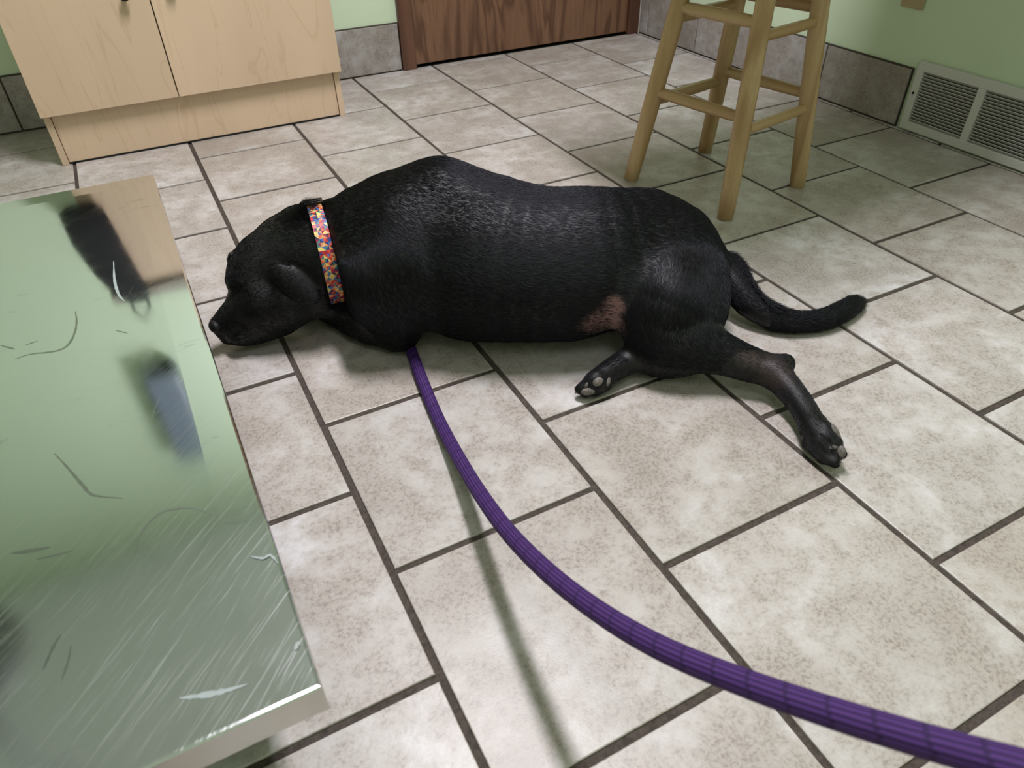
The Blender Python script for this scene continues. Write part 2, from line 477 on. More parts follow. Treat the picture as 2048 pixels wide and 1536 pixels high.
def outlet():
    o = tag(empty('wall_outlet', (2.330, -0.775, 0.385)), 'beige electrical outlet plate on the green wall above the vent', 'outlet')
    box('plate', (-0.006, -0.038, -0.060), (0, 0.038, 0.060), M['plate'], o, 0.0025)
    for z in (-0.0195, 0.0195):
        r = box('receptacle', (-0.0085, -0.0165, z - 0.014), (-0.005, 0.0165, z + 0.014), M['plate'], o, 0.002)
        for y in (-0.0065, 0.0065):
            box('slot', (-0.0089, y - 0.001, z - 0.002), (-0.0082, y + 0.001, z + 0.007), M['gap'], r)
    tube_obj('screw', [(-0.0055, 0, 0), (-0.0075, 0, 0)], [0.0032, 0.0026], M['plate'], o, 12)
outlet()

# ------------------------------------------------------------------ steel examination table
def table():
    TZ = 0.28
    xr, yn, yfar = 0.204, -1.970, -0.818
    wdt, ln = 0.56, yn * -1 + yfar
    cx, cy = xr - wdt / 2, (yn + yfar) / 2
    t = tag(empty('examination_table', (cx, cy, 0)), 'low scratched stainless steel examination table beside the dog\'s nose', 'table')
    hx, hy = wdt / 2, (yfar - yn) / 2
    b = 0.040; drop = 0.0009; r = 0.0025; th = 0.036
    # top sheet: flat panel, slightly falling border, rolled edge
    rings = [(hx - b, hy - b, TZ), (hx - b + 0.0015, hy - b + 0.0015, TZ - 0.00005), (hx - r * 1.2, hy - r * 1.2, TZ - drop), (hx - r * 0.4, hy - r * 0.4, TZ - drop - r * 0.3), (hx, hy, TZ - drop - r * 1.2)]
    V = []; Fc = []
    for (x, y, z) in rings:
        V += [(-x, -y, z), (x, -y, z), (x, y, z), (-x, y, z)]
    Fc.append((0, 1, 2, 3))
    for i in range(len(rings) - 1):
        for j in range(4):
            Fc.append((i * 4 + j, i * 4 + 4 + j, i * 4 + 4 + (j + 1) % 4, i * 4 + (j + 1) % 4))
    mesh_obj('top_sheet', V, Fc, M['steel'], t)
    # apron: four folded sides, open corner seam
    z1 = TZ - drop - r * 1.2; z0 = TZ - th
    bm = bmesh.new()
    w = 0.0015
    box_bm(bm, (-hx, -hy, z0), (hx, -hy + w, z1)); box_bm(bm, (-hx, hy - w, z0), (hx, hy, z1))
    box_bm(bm, (-hx, -hy + w, z0), (-hx + w, hy - w, z1)); box_bm(bm, (hx - w, -hy + w, z0), (hx, hy - w, z1))
    box_bm(bm, (-hx + w, -hy + w, z0), (hx - w, hy - w, z0 + w))
    bm_obj('apron', bm, M['steel_edge'], t)
    def scuff(pts, w, mt):
        """a long rub mark: thin tapering film on the top sheet"""
        n = len(pts); V = []
        fine = []
        ex = [Vector(p) for p in pts]; ex = [ex[0] * 2 - ex[1]] + ex + [ex[-1] * 2 - ex[-2]]
        for i in range(1, len(ex) - 2):
            p0, p1, p2, p3 = ex[i - 1:i + 3]
            for s_ in range(8):
                u = s_ / 8; fine.append(0.5 * ((2 * p1) + (p2 - p0) * u + (2 * p0 - 5 * p1 + 4 * p2 - p3) * u * u + (3 * p1 - p0 - 3 * p2 + p3) * u ** 3))
        fine.append(ex[-2]); n = len(fine)
        for i, p in enumerate(fine):
            d = (fine[min(i + 1, n - 1)] - fine[max(i - 1, 0)]).normalized(); s_ = Vector((-d.y, d.x))
            hw = w * 0.5 * math.sin(math.pi * (0.04 + 0.92 * i / (n - 1))) ** 0.7 * random.uniform(0.7, 1.2)
            for q in (p - s_ * hw, p + s_ * hw):
                V.append((q.x - cx, q.y - cy, TZ + 0.00012))
        mesh_obj('scuff_mark', V, [(2 * i, 2 * i + 1, 2 * i + 3, 2 * i + 2)[::-1] for i in range(n - 1)], M[mt], t)
    scuff([(0.0529, -1.2765), (0.0538, -1.3023), (0.0502, -1.3341), (0.0409, -1.3611), (0.0262, -1.3678), (-0.0024, -1.3593), (-0.0194, -1.3621)], 0.0035, 'scuff_dark')
    scuff([(0.0213, -1.5759), (0.0336, -1.6073), (0.0465, -1.6426), (0.0558, -1.6631), (0.0815, -1.6817)], 0.0032, 'scuff_dark')
    scuff([(-0.0172, -1.7055), (-0.0013, -1.7108), (0.0155, -1.7152)], 0.0045, 'scuff_dark')
    scuff([(0.0037, -1.7245), (0.0195, -1.7278), (0.0342, -1.7299)], 0.0025, 'scuff_dark')
    scuff([(-0.0083, -1.3338), (0.0062, -1.3305)], 0.0020, 'scuff_dark')
    scuff([(-0.0374, -1.3178), (-0.0198, -1.3375)], 0.0030, 'scuff_dark')
    scuff([(0.0985, -1.3542), (0.1126, -1.3700)], 0.0020, 'scuff_dark')
    scuff([(0.0861, -1.7606), (0.0951, -1.7353), (0.1150, -1.7206), (0.1399, -1.7282), (0.1603, -1.7495)], 0.0022, 'scuff_dark')
    scuff([(0.0081, -1.8506), (0.0156, -1.8322), (0.0223, -1.8217)], 0.0030, 'scuff_dark')
    scuff([(0.0212, -1.8681), (0.0267, -1.8507), (0.0290, -1.8368)], 0.0020, 'scuff_dark')
    scuff([(0.1112, -1.1502), (0.1081, -1.2128), (0.1101, -1.2581), (0.1161, -1.2826)], 0.0040, 'scuff_light')
    scuff([(0.1034, -1.9278), (0.1176, -1.9331), (0.1320, -1.9376), (0.1525, -1.9412)], 0.0050, 'scuff_light')
    scuff([(0.1803, -1.8160), (0.1901, -1.8238), (0.1970, -1.8237), (0.2014, -1.8362)], 0.0030, 'scuff_light')
    scuff([(0.1932, -1.9299), (0.1978, -1.9232)], 0.0040, 'scuff_light')
    # lift column and floor plate
    box('lift_column', (-0.12, -0.28, 0.03), (0.12, 0.28, z0), M['steel_dark'], t, 0.006)
    box('base_plate', (-0.20, -0.42, 0.0), (0.20, 0.42, 0.03), M['steel_dark'], t, 0.006)
table()

# ------------------------------------------------------------------ the dog
# skeleton of the lying dog: tapered limbs and ellipsoids in metres, blended into one skin
#   'c': start xyz, radius, end xyz, radius, blend, hair direction
#   's': chain of (x y z radius) joints with one blend and hair direction
#   'e': centre xyz, axis a, axis b, radii a b n, blend, hair direction
DOG = [
    ('s', 0.03, 1, [(0.4538, -1.0473, 0.1500, 0.0825), (0.4644, -1.0531, 0.1504, 0.0860), (0.4749, -1.0588, 0.1508, 0.0893), (0.4855, -1.0647, 0.1513, 0.0930), (0.4964, -1.0709, 0.1520, 0.0977), (0.5073, -1.0774, 0.1531, 0.1041), (0.5182, -1.0841, 0.1544, 0.1117), (0.5298, -1.0911, 0.1558, 0.1193), (0.5427, -1.0985, 0.1570, 0.1259), (0.5570, -1.1054, 0.1580, 0.1311), (0.5722, -1.1121, 0.1590, 0.1356), (0.5887, -1.1203, 0.1597, 0.1395), (0.6065, -1.1318, 0.1600, 0.1428), (0.6258, -1.1481, 0.1598, 0.1456), (0.6466, -1.1678, 0.1591, 0.1480), (0.6684, -1.1887, 0.1582, 0.1495), (0.6911, -1.2085, 0.1570, 0.1499), (0.7150, -1.2276, 0.1554, 0.1484), (0.7401, -1.2466, 0.1533, 0.1454), (0.7656, -1.2646, 0.1514, 0.1421), (0.7904, -1.2802, 0.1500, 0.1394), (0.8141, -1.2930, 0.1497, 0.1379), (0.8371, -1.3037, 0.1502, 0.1370), (0.8605, -1.3128, 0.1505, 0.1358), (0.8853, -1.3207, 0.1500, 0.1334), (0.9135, -1.3267, 0.1484, 0.1295), (0.9441, -1.3306, 0.1463, 0.1246), (0.9732, -1.3348, 0.1434, 0.1189), (0.9970, -1.3413, 0.1400, 0.1127), (1.0133, -1.3513, 0.1357, 0.1057), (1.0246, -1.3633, 0.1306, 0.0979), (1.0339, -1.3761, 0.1252, 0.0898), (1.0442, -1.3886, 0.1200, 0.0819)]),
    ('c', 0.5854, -1.1200, 0.2400, 0.0513, 0.6520, -1.1539, 0.2560, 0.0600, 0.0500, 1.0000),
    ('c', 0.6520, -1.1539, 0.2560, 0.0600, 0.7059, -1.2069, 0.2300, 0.0600, 0.0500, 1.0000),
    ('c', 0.9961, -1.3204, 0.1750, 0.0759, 1.0553, -1.3425, 0.1550, 0.0635, 0.0300, 1.0000),
    ('c', 0.4995, -1.1360, 0.1200, 0.0715, 0.5305, -1.1737, 0.1200, 0.0726, 0.0300, 1.0000),
    ('c', 0.6871, -1.2115, 0.1100, 0.1098, 0.8315, -1.3047, 0.1000, 0.0950, 0.0300, 1.0000),
    ('s', 0.025, 1, [(0.3923, -1.0005, 0.1550, 0.0637), (0.3986, -1.0066, 0.1542, 0.0676), (0.4048, -1.0127, 0.1534, 0.0717), (0.4113, -1.0188, 0.1527, 0.0756), (0.4184, -1.0248, 0.1520, 0.0788), (0.4266, -1.0305, 0.1514, 0.0812), (0.4356, -1.0361, 0.1509, 0.0831), (0.4448, -1.0417, 0.1505, 0.0847), (0.4538, -1.0473, 0.1500, 0.0864)]),
    ('c', 0.3878, -1.0484, 0.0900, 0.0485, 0.4534, -1.0925, 0.0850, 0.0483, 0.0200, 1.0000),
    ('c', 0.4224, -0.9691, 0.1950, 0.0272, 0.4584, -1.0132, 0.2000, 0.0401, 0.0200, 1.0000),
    ('c', 0.3962, -1.0011, 0.1650, 0.0481, 0.3386, -1.0106, 0.1400, 0.0534, 0.0250, -1.0000),
    ('c', 0.3386, -1.0106, 0.1400, 0.0534, 0.3103, -1.0220, 0.1300, 0.0454, 0.0200, -1.0000),
    ('c', 0.3551, -1.0662, 0.0850, 0.0554, 0.3164, -1.0558, 0.0800, 0.0515, 0.0250, -1.0000),
    ('s', 0.022, -1, [(0.3066, -1.0425, 0.0980, 0.0380), (0.2976, -1.0410, 0.0922, 0.0359), (0.2887, -1.0395, 0.0864, 0.0339), (0.2796, -1.0381, 0.0806, 0.0318), (0.2702, -1.0372, 0.0750, 0.0295), (0.2603, -1.0368, 0.0696, 0.0271), (0.2500, -1.0368, 0.0644, 0.0244), (0.2397, -1.0370, 0.0592, 0.0217), (0.2294, -1.0371, 0.0540, 0.0190)]),
    ('s', 0.015, -1, [(0.3345, -1.0531, 0.0520, 0.0427), (0.3204, -1.0524, 0.0484, 0.0407), (0.3060, -1.0518, 0.0448, 0.0388), (0.2921, -1.0510, 0.0412, 0.0366), (0.2791, -1.0498, 0.0380, 0.0338), (0.2676, -1.0479, 0.0352, 0.0300), (0.2571, -1.0456, 0.0328, 0.0256), (0.2470, -1.0431, 0.0304, 0.0209), (0.2367, -1.0406, 0.0280, 0.0164)]),
    ('e', 0.2844, -1.0378, 0.1350, 0.0296, -0.4775, -0.8781, 0.9983, -0.0297, 0.0498, 0.0139, 0.0214, 0.0186, 0.0140, 1.0000),
    ('e', 0.2579, -1.0353, 0.0550, -0.9042, -0.1968, -0.3791, 0.4260, -0.4789, -0.7675, 0.0249, 0.0230, 0.0249, 0.0120, 1.0000),
    ('e', 0.2692, -1.0661, 0.0420, -0.9844, -0.0594, -0.1659, 0.1719, -0.5306, -0.8300, 0.0362, 0.0210, 0.0229, 0.0100, 1.0000),
    ('s', 0.025, 1, [(0.4933, -1.1883, 0.1650, 0.0608), (0.4981, -1.1903, 0.1484, 0.0587), (0.5029, -1.1922, 0.1316, 0.0567), (0.5076, -1.1942, 0.1152, 0.0545), (0.5119, -1.1961, 0.1000, 0.0517), (0.5156, -1.1981, 0.0864, 0.0483), (0.5188, -1.2001, 0.0741, 0.0443), (0.5220, -1.2022, 0.0621, 0.0400), (0.5251, -1.2042, 0.0500, 0.0359)]),
    ('s', 0.025, 1, [(0.5575, -1.2136, 0.1850, 0.0640), (0.5540, -1.2159, 0.1675, 0.0610), (0.5505, -1.2184, 0.1500, 0.0581), (0.5469, -1.2204, 0.1325, 0.0549), (0.5435, -1.2211, 0.1150, 0.0511), (0.5400, -1.2200, 0.0975, 0.0465), (0.5366, -1.2175, 0.0800, 0.0412), (0.5331, -1.2145, 0.0625, 0.0357), (0.5297, -1.2117, 0.0450, 0.0302)]),
    ('c', 0.5233, -1.2091, 0.0340, 0.0237, 0.5152, -1.2078, 0.0220, 0.0153, 0.0120, 1.0000),
    ('s', 0.016, 1, [(0.5273, -1.2092, 0.0420, 0.0284), (0.5161, -1.1988, 0.0410, 0.0291), (0.5050, -1.1890, 0.0400, 0.0299), (0.4939, -1.1778, 0.0390, 0.0305), (0.4830, -1.1629, 0.0380, 0.0307), (0.4724, -1.1432, 0.0370, 0.0303), (0.4621, -1.1200, 0.0360, 0.0295), (0.4517, -1.0949, 0.0350, 0.0286), (0.4413, -1.0694, 0.0340, 0.0279), (0.4306, -1.0433, 0.0330, 0.0276), (0.4198, -1.0161, 0.0320, 0.0274), (0.4089, -0.9885, 0.0310, 0.0272), (0.3981, -0.9611, 0.0300, 0.0271)]),
    ('s', 0.012, 1, [(0.3981, -0.9611, 0.0300, 0.0271), (0.3910, -0.9455, 0.0295, 0.0280), (0.3837, -0.9296, 0.0291, 0.0290), (0.3767, -0.9144, 0.0286, 0.0297), (0.3704, -0.9010, 0.0280, 0.0298), (0.3650, -0.8901, 0.0271, 0.0289), (0.3603, -0.8810, 0.0261, 0.0273), (0.3559, -0.8727, 0.0250, 0.0255), (0.3513, -0.8639, 0.0240, 0.0237)]),
    ('c', 0.5633, -1.1754, 0.2300, 0.0622, 0.4971, -1.1941, 0.1720, 0.0569, 0.0450, 1.0000),
    ('s', 0.02, 1, [(0.6550, -1.0200, 0.1000, 0.0700), (0.6550, -0.9550, 0.0600, 0.0500), (0.6450, -0.9250, 0.0420, 0.0360), (0.6000, -0.9000, 0.0360, 0.0310), (0.5550, -0.8850, 0.0330, 0.0280), (0.5150, -0.8750, 0.0300, 0.0280), (0.4850, -0.8680, 0.0270, 0.0300), (0.4620, -0.8620, 0.0220, 0.0220)]),
    ('s', 0.055, 1, [(1.0146, -1.4099, 0.1550, 0.0570), (0.9955, -1.4272, 0.1500, 0.0597), (0.9759, -1.4452, 0.1454, 0.0629), (0.9575, -1.4616, 0.1399, 0.0651), (0.9421, -1.4740, 0.1320, 0.0652), (0.9308, -1.4806, 0.1207, 0.0620), (0.9226, -1.4832, 0.1069, 0.0566), (0.9156, -1.4842, 0.0922, 0.0504), (0.9080, -1.4860, 0.0780, 0.0445)]),
    ('s', 0.02, 1, [(1.0192, -1.4548, 0.1400, 0.0561), (1.0154, -1.4646, 0.1319, 0.0542), (1.0119, -1.4746, 0.1236, 0.0523), (1.0078, -1.4842, 0.1156, 0.0503), (1.0022, -1.4929, 0.1080, 0.0484), (0.9946, -1.5004, 0.1011, 0.0465), (0.9855, -1.5070, 0.0946, 0.0446), (0.9758, -1.5132, 0.0884, 0.0427), (0.9664, -1.5196, 0.0820, 0.0408)]),
    ('c', 0.9522, -1.4465, 0.1450, 0.0552, 0.9068, -1.4719, 0.1000, 0.0426, 0.0300, 1.0000),
    ('s', 0.018, 1, [(0.9080, -1.4860, 0.0780, 0.0445), (0.9103, -1.4947, 0.0766, 0.0446), (0.9119, -1.5031, 0.0754, 0.0449), (0.9150, -1.5120, 0.0739, 0.0448), (0.9219, -1.5223, 0.0720, 0.0439), (0.9350, -1.5348, 0.0694, 0.0419), (0.9525, -1.5488, 0.0663, 0.0389), (0.9705, -1.5630, 0.0630, 0.0358), (0.9855, -1.5759, 0.0600, 0.0332), (0.9963, -1.5872, 0.0572, 0.0312), (1.0050, -1.5977, 0.0545, 0.0295), (1.0125, -1.6073, 0.0520, 0.0280), (1.0200, -1.6160, 0.0500, 0.0269), (1.0275, -1.6234, 0.0486, 0.0261), (1.0345, -1.6297, 0.0476, 0.0257), (1.0414, -1.6356, 0.0469, 0.0254), (1.0483, -1.6417, 0.0460, 0.0250)]),
    ('s', 0.012, 1, [(0.9719, -1.5328, 0.0850, 0.0299), (0.9833, -1.5440, 0.0800, 0.0267), (0.9949, -1.5553, 0.0749, 0.0233), (1.0062, -1.5665, 0.0701, 0.0201), (1.0167, -1.5772, 0.0660, 0.0176), (1.0264, -1.5878, 0.0627, 0.0158), (1.0355, -1.5983, 0.0601, 0.0145), (1.0441, -1.6080, 0.0579, 0.0136), (1.0520, -1.6165, 0.0560, 0.0131), (1.0593, -1.6232, 0.0546, 0.0129), (1.0659, -1.6285, 0.0536, 0.0132), (1.0721, -1.6332, 0.0529, 0.0136), (1.0786, -1.6382, 0.0520, 0.0139)]),
    ('e', 1.0798, -1.6376, 0.0500, 0.2042, -0.8448, -0.4947, 0.7311, -0.2045, 0.6509, 0.0157, 0.0148, 0.0148, 0.0100, 1.0000),
    ('s', 0.014, 1, [(1.0507, -1.6479, 0.0450, 0.0258), (1.0487, -1.6642, 0.0426, 0.0247), (1.0469, -1.6804, 0.0402, 0.0235), (1.0447, -1.6966, 0.0379, 0.0224), (1.0414, -1.7124, 0.0360, 0.0216), (1.0366, -1.7278, 0.0346, 0.0212), (1.0307, -1.7428, 0.0337, 0.0210), (1.0243, -1.7577, 0.0329, 0.0209), (1.0182, -1.7727, 0.0320, 0.0208)]),
    ('c', 1.0182, -1.7727, 0.0320, 0.0208, 1.0094, -1.7967, 0.0320, 0.0228, 0.0120, 1.0000),
    ('c', 1.0178, -1.7870, 0.0460, 0.0126, 1.0195, -1.8145, 0.0380, 0.0093, 0.0050, 1.0000),
    ('c', 1.0064, -1.8021, 0.0400, 0.0132, 1.0126, -1.8302, 0.0310, 0.0100, 0.0040, 1.0000),
    ('c', 0.9957, -1.7999, 0.0280, 0.0133, 0.9993, -1.8327, 0.0200, 0.0100, 0.0040, 1.0000),
    ('c', 0.9995, -1.7823, 0.0200, 0.0119, 0.9963, -1.8157, 0.0130, 0.0086, 0.0050, 1.0000),
    ('s', 0.014, 1, [(0.9608, -1.5267, 0.0500, 0.0448), (0.9491, -1.5249, 0.0462, 0.0415), (0.9372, -1.5234, 0.0421, 0.0381), (0.9256, -1.5212, 0.0385, 0.0349), (0.9147, -1.5173, 0.0360, 0.0322), (0.9049, -1.5104, 0.0352, 0.0302), (0.8961, -1.5013, 0.0355, 0.0286), (0.8871, -1.4924, 0.0361, 0.0273), (0.8769, -1.4864, 0.0360, 0.0261), (0.8651, -1.4839, 0.0349, 0.0250), (0.8523, -1.4838, 0.0332, 0.0239), (0.8392, -1.4849, 0.0314, 0.0230), (0.8266, -1.4866, 0.0300, 0.0223), (0.8149, -1.4889, 0.0290, 0.0218), (0.8034, -1.4921, 0.0283, 0.0215), (0.7921, -1.4957, 0.0277, 0.0213), (0.7808, -1.4991, 0.0270, 0.0210)]),
    ('c', 0.7803, -1.4992, 0.0340, 0.0148, 0.7509, -1.4949, 0.0200, 0.0096, 0.0060, 1.0000),
    ('c', 0.7816, -1.5044, 0.0260, 0.0148, 0.7591, -1.5019, 0.0150, 0.0105, 0.0050, 1.0000),
    ('c', 0.7913, -1.5046, 0.0200, 0.0132, 0.7757, -1.5085, 0.0120, 0.0079, 0.0050, 1.0000),
    ('c', 0.8014, -1.5027, 0.0260, 0.0123, 0.7981, -1.5087, 0.0180, 0.0079, 0.0050, 1.0000),
    ('s', 0.02, 1, [(1.1229, -1.3436, 0.1000, 0.0401), (1.1333, -1.3530, 0.0958, 0.0377), (1.1443, -1.3625, 0.0917, 0.0351), (1.1542, -1.3719, 0.0875, 0.0328), (1.1611, -1.3812, 0.0830, 0.0310), (1.1638, -1.3905, 0.0780, 0.0300), (1.1635, -1.3997, 0.0727, 0.0295), (1.1621, -1.4089, 0.0673, 0.0292), (1.1617, -1.4184, 0.0620, 0.0288), (1.1622, -1.4283, 0.0568, 0.0282), (1.1628, -1.4384, 0.0515, 0.0277), (1.1641, -1.4485, 0.0465, 0.0272), (1.1667, -1.4585, 0.0420, 0.0265), (1.1707, -1.4684, 0.0381, 0.0258), (1.1758, -1.4783, 0.0346, 0.0251), (1.1821, -1.4880, 0.0316, 0.0243), (1.1895, -1.4973, 0.0290, 0.0234), (1.1983, -1.5063, 0.0269, 0.0224), (1.2083, -1.5151, 0.0253, 0.0212), (1.2193, -1.5232, 0.0241, 0.0202), (1.2309, -1.5299, 0.0230, 0.0195), (1.2431, -1.5352, 0.0222, 0.0192), (1.2560, -1.5392, 0.0217, 0.0193), (1.2695, -1.5421, 0.0213, 0.0195), (1.2834, -1.5438, 0.0210, 0.0196), (1.2983, -1.5440, 0.0207, 0.0196), (1.3140, -1.5428, 0.0206, 0.0196), (1.3294, -1.5409, 0.0204, 0.0194), (1.3433, -1.5389, 0.0200, 0.0189), (1.3551, -1.5370, 0.0194, 0.0180), (1.3654, -1.5346, 0.0186, 0.0168), (1.3752, -1.5322, 0.0178, 0.0155), (1.3853, -1.5298, 0.0170, 0.0142)]),
    ('c', 1.3662, -1.5315, 0.0180, 0.0151, 1.4215, -1.5260, 0.0120, 0.0031, 0.0120, 1.0000),
    ('e', 0.3722, -1.1135, 0.1418, 0.5959, -0.4867, -0.6388, 0.7549, 0.0682, 0.6522, 0.0534, 0.0258, 0.0083, 0.0050, 1.0000),
    ('e', 0.3545, -1.0806, 0.1535, 0.6460, -0.5903, -0.4839, 0.6469, 0.0867, 0.7577, 0.0221, 0.0184, 0.0092, 0.0140, 1.0000),
    ('e', 0.3045, -0.9204, 0.1158, 0.3423, 0.6891, -0.6388, -0.7159, -0.2490, -0.6522, 0.0534, 0.0258, 0.0083, 0.0050, 1.0000),
    ('e', 0.3019, -0.9577, 0.1276, 0.3452, 0.8041, -0.4839, -0.6251, -0.1876, -0.7577, 0.0221, 0.0184, 0.0092, 0.0140, 1.0000),
]

VOX = 0.0036
def prim_dist(p, P):
    if p[0] == 'c':
        a = np.array(p[1:4], np.float32); ra = p[4]; b = np.array(p[5:8], np.float32); rb = p[8]
        ab = b - a
        t = np.clip(((P - a) @ ab) / max(float(ab @ ab), 1e-9), 0, 1)
        d = np.linalg.norm(P - (a + t[..., None] * ab), axis=-1)
        return d - (ra + (rb - ra) * t)
    if p[0] == 's':
        d = None
        for u, v in zip(p[3][:-1], p[3][1:]):
            e = prim_dist(('c', *u, *v), P); d = e if d is None else np.minimum(d, e)
        return d
    c = np.array(p[1:4], np.float32); a = np.array(p[4:7], np.float32); b = np.array(p[7:10], np.float32); n = np.cross(a, b)
    ra, rb, rn = p[10:13]
    Q = P - c
    q = np.stack([Q @ a / ra, Q @ b / rb, Q @ n / rn], -1)
    k0 = np.linalg.norm(q, axis=-1)
    k1 = np.linalg.norm(q / np.array([ra, rb, rn], np.float32), axis=-1)
    return k0 * (k0 - 1.0) / np.maximum(k1, 1e-6)
def prim_box(p):
    if p[0] == 'c':
        a, b = np.array(p[1:4]), np.array(p[5:8]); r = max(p[4], p[8])
        return np.minimum(a, b) - r, np.maximum(a, b) + r
    if p[0] == 's':
        q = np.array(p[3]); return (q[:, :3] - q[:, 3:]).min(0), (q[:, :3] + q[:, 3:]).max(0)
    c = np.array(p[1:4]); r = max(p[10:13])
    return c - r, c + r
def smin(a, b, k):
    h = np.maximum(k - np.abs(a - b), 0) / k
    return np.minimum(a, b) - h * h * k * 0.25
GROOVES = [  # eyelid, lip line, toe clefts: start, end, radius (cut softly into the skin)
    ((0.2650, -1.0515, 0.1157), (0.2752, -1.0641, 0.1228), 0.0022),
    ((0.2752, -1.0641, 0.1228), (0.2861, -1.0752, 0.1245), 0.0022),
    ((0.2207, -1.0516, 0.0450), (0.2411, -1.0766, 0.0488), 0.0016),
    ((0.2411, -1.0766, 0.0488), (0.2740, -1.0881, 0.0493), 0.0016),
    ((0.2740, -1.0881, 0.0493), (0.3064, -1.1024, 0.0619), 0.0016),
    ((0.9953, -1.7994, 0.0492), (1.0006, -1.8162, 0.0439), 0.0020),
    ((1.0006, -1.8162, 0.0439), (1.0057, -1.8261, 0.0415), 0.0020),
    ((0.9857, -1.8004, 0.0374), (0.9903, -1.8205, 0.0310), 0.0020),
    ((0.9903, -1.8205, 0.0310), (0.9928, -1.8284, 0.0302), 0.0020),
]
def dog_field(lo, hi, vox):
    n = np.ceil((hi - lo) / vox).astype(int) + 1
    Fd = np.full(n, 1.0, np.float32)
    ax = [lo[i] + vox * np.arange(n[i]) for i in range(3)]
    for p in DOG:
        k = p[1] if p[0] == 's' else p[-2]
        bl, bh = prim_box(p); mg = k + 0.02
        i0 = np.maximum(((bl - mg - lo) / vox).astype(int), 0); i1 = np.minimum(((bh + mg - lo) / vox).astype(int) + 2, n)
        if (i1 <= i0).any(): continue
        sl = tuple(slice(i0[i], i1[i]) for i in range(3))
        P = np.stack(np.meshgrid(*[ax[i][i0[i]:i1[i]] for i in range(3)], indexing='ij'), -1).astype(np.float32)
        Fd[sl] = smin(Fd[sl], prim_dist(p, P), k)
    for a_, b_, r_ in GROOVES:
        p = ('c', *a_, r_, *b_, r_)
        bl, bh = prim_box(p)
        i0 = np.maximum(((bl - 0.012 - lo) / vox).astype(int), 0); i1 = np.minimum(((bh + 0.012 - lo) / vox).astype(int) + 2, n)
        sl = tuple(slice(i0[i], i1[i]) for i in range(3))
        P = np.stack(np.meshgrid(*[ax[i][i0[i]:i1[i]] for i in range(3)], indexing='ij'), -1).astype(np.float32)
        Fd[sl] = -smin(-Fd[sl], prim_dist(p, P), 0.006)
    z = ax[2].astype(np.float32)
    fl = -(z - 0.0015)[None, None, :]
    k = 0.006
    Fd = -smin(-Fd, np.broadcast_to(-fl, Fd.shape), k)
    return Fd
def surface_nets(Fd, lo, vox):
    s = Fd < 0
    c = np.zeros(tuple(d - 1 for d in Fd.shape), np.int8)
    for dx in (0, 1):
        for dy in (0, 1):
            for dz in (0, 1):
                c += s[dx:dx + c.shape[0], dy:dy + c.shape[1], dz:dz + c.shape[2]]
    act = np.argwhere((c > 0) & (c < 8))
    idx = np.full(c.shape, -1, np.int64); idx[tuple(act.T)] = np.arange(len(act))
    acc = np.zeros((len(act), 3)); cnt = np.zeros(len(act))
    cor = [(0, 0, 0), (1, 0, 0), (0, 1, 0), (1, 1, 0), (0, 0, 1), (1, 0, 1), (0, 1, 1), (1, 1, 1)]
    val = [Fd[act[:, 0] + a, act[:, 1] + b, act[:, 2] + g] for a, b, g in cor]
    for i in range(8):
        for ax in range(3):
            if cor[i][ax] == 0:
                j = i + (1 << ax)
                f0, f1 = val[i], val[j]
                m_ = (f0 < 0) != (f1 < 0)
                t = np.where(m_, f0 / np.where(m_, f0 - f1, 1), 0)
                p = np.tile(np.array(cor[i], float), (len(act), 1)); p[:, ax] += t
                acc[m_] += p[m_]; cnt[m_] += 1
    Vt = lo + vox * (act + acc / cnt[:, None])
    quads = []
    for ax in range(3):
        o1, o2 = (ax + 1) % 3, (ax + 2) % 3
        sl0 = [slice(None)] * 3; sl1 = [slice(None)] * 3
        sl0[ax] = slice(0, -1); sl1[ax] = slice(1, None)
        e = np.argwhere(s[tuple(sl0)] != s[tuple(sl1)])
        ok = (e[:, o1] > 0) & (e[:, o2] > 0) & (e[:, o1] < c.shape[o1]) & (e[:, o2] < c.shape[o2]); e = e[ok]
        neg = s[tuple(e.T)]
        def cell(d1, d2):
            q = e.copy(); q[:, o1] -= d1; q[:, o2] -= d2
            return idx[tuple(q.T)]
        Q = np.stack([cell(1, 1), cell(0, 1), cell(0, 0), cell(1, 0)], 1)
        Q[~neg] = Q[~neg][:, ::-1]
        quads.append(Q)
    Q = np.concatenate(quads); Q = Q[(Q >= 0).all(1)]
    return Vt, Q
def laplace(Vt, Q, it, lam=0.5):
    e = np.concatenate([Q[:, [0, 1]], Q[:, [1, 2]], Q[:, [2, 3]], Q[:, [3, 0]]])
    e = np.concatenate([e, e[:, ::-1]])
    deg = np.bincount(e[:, 0], minlength=len(Vt)).astype(float)[:, None]
    for _ in range(it):
        s = np.stack([np.bincount(e[:, 0], Vt[e[:, 1], i], minlength=len(Vt)) for i in range(3)], 1)
        Vt = Vt + lam * (s / np.maximum(deg, 1) - Vt)
    return Vt
def vnormals(Vt, Q):
    n = np.cross(Vt[Q[:, 2]] - Vt[Q[:, 0]], Vt[Q[:, 3]] - Vt[Q[:, 1]])
    N_ = np.zeros_like(Vt)
    for i in range(4):
        for a in range(3):
            N_[:, a] += np.bincount(Q[:, i], n[:, a], minlength=len(Vt))
    return N_ / np.maximum(np.linalg.norm(N_, axis=1, keepdims=True), 1e-12)
def flow(P):
    """hair direction: along the limb that is nearest (evaluated on a 8 mm lattice)"""
    q, inv = np.unique(np.round(P / 0.008).astype(int), axis=0, return_inverse=True)
    return flow_exact(q * 0.008)[inv.ravel()]
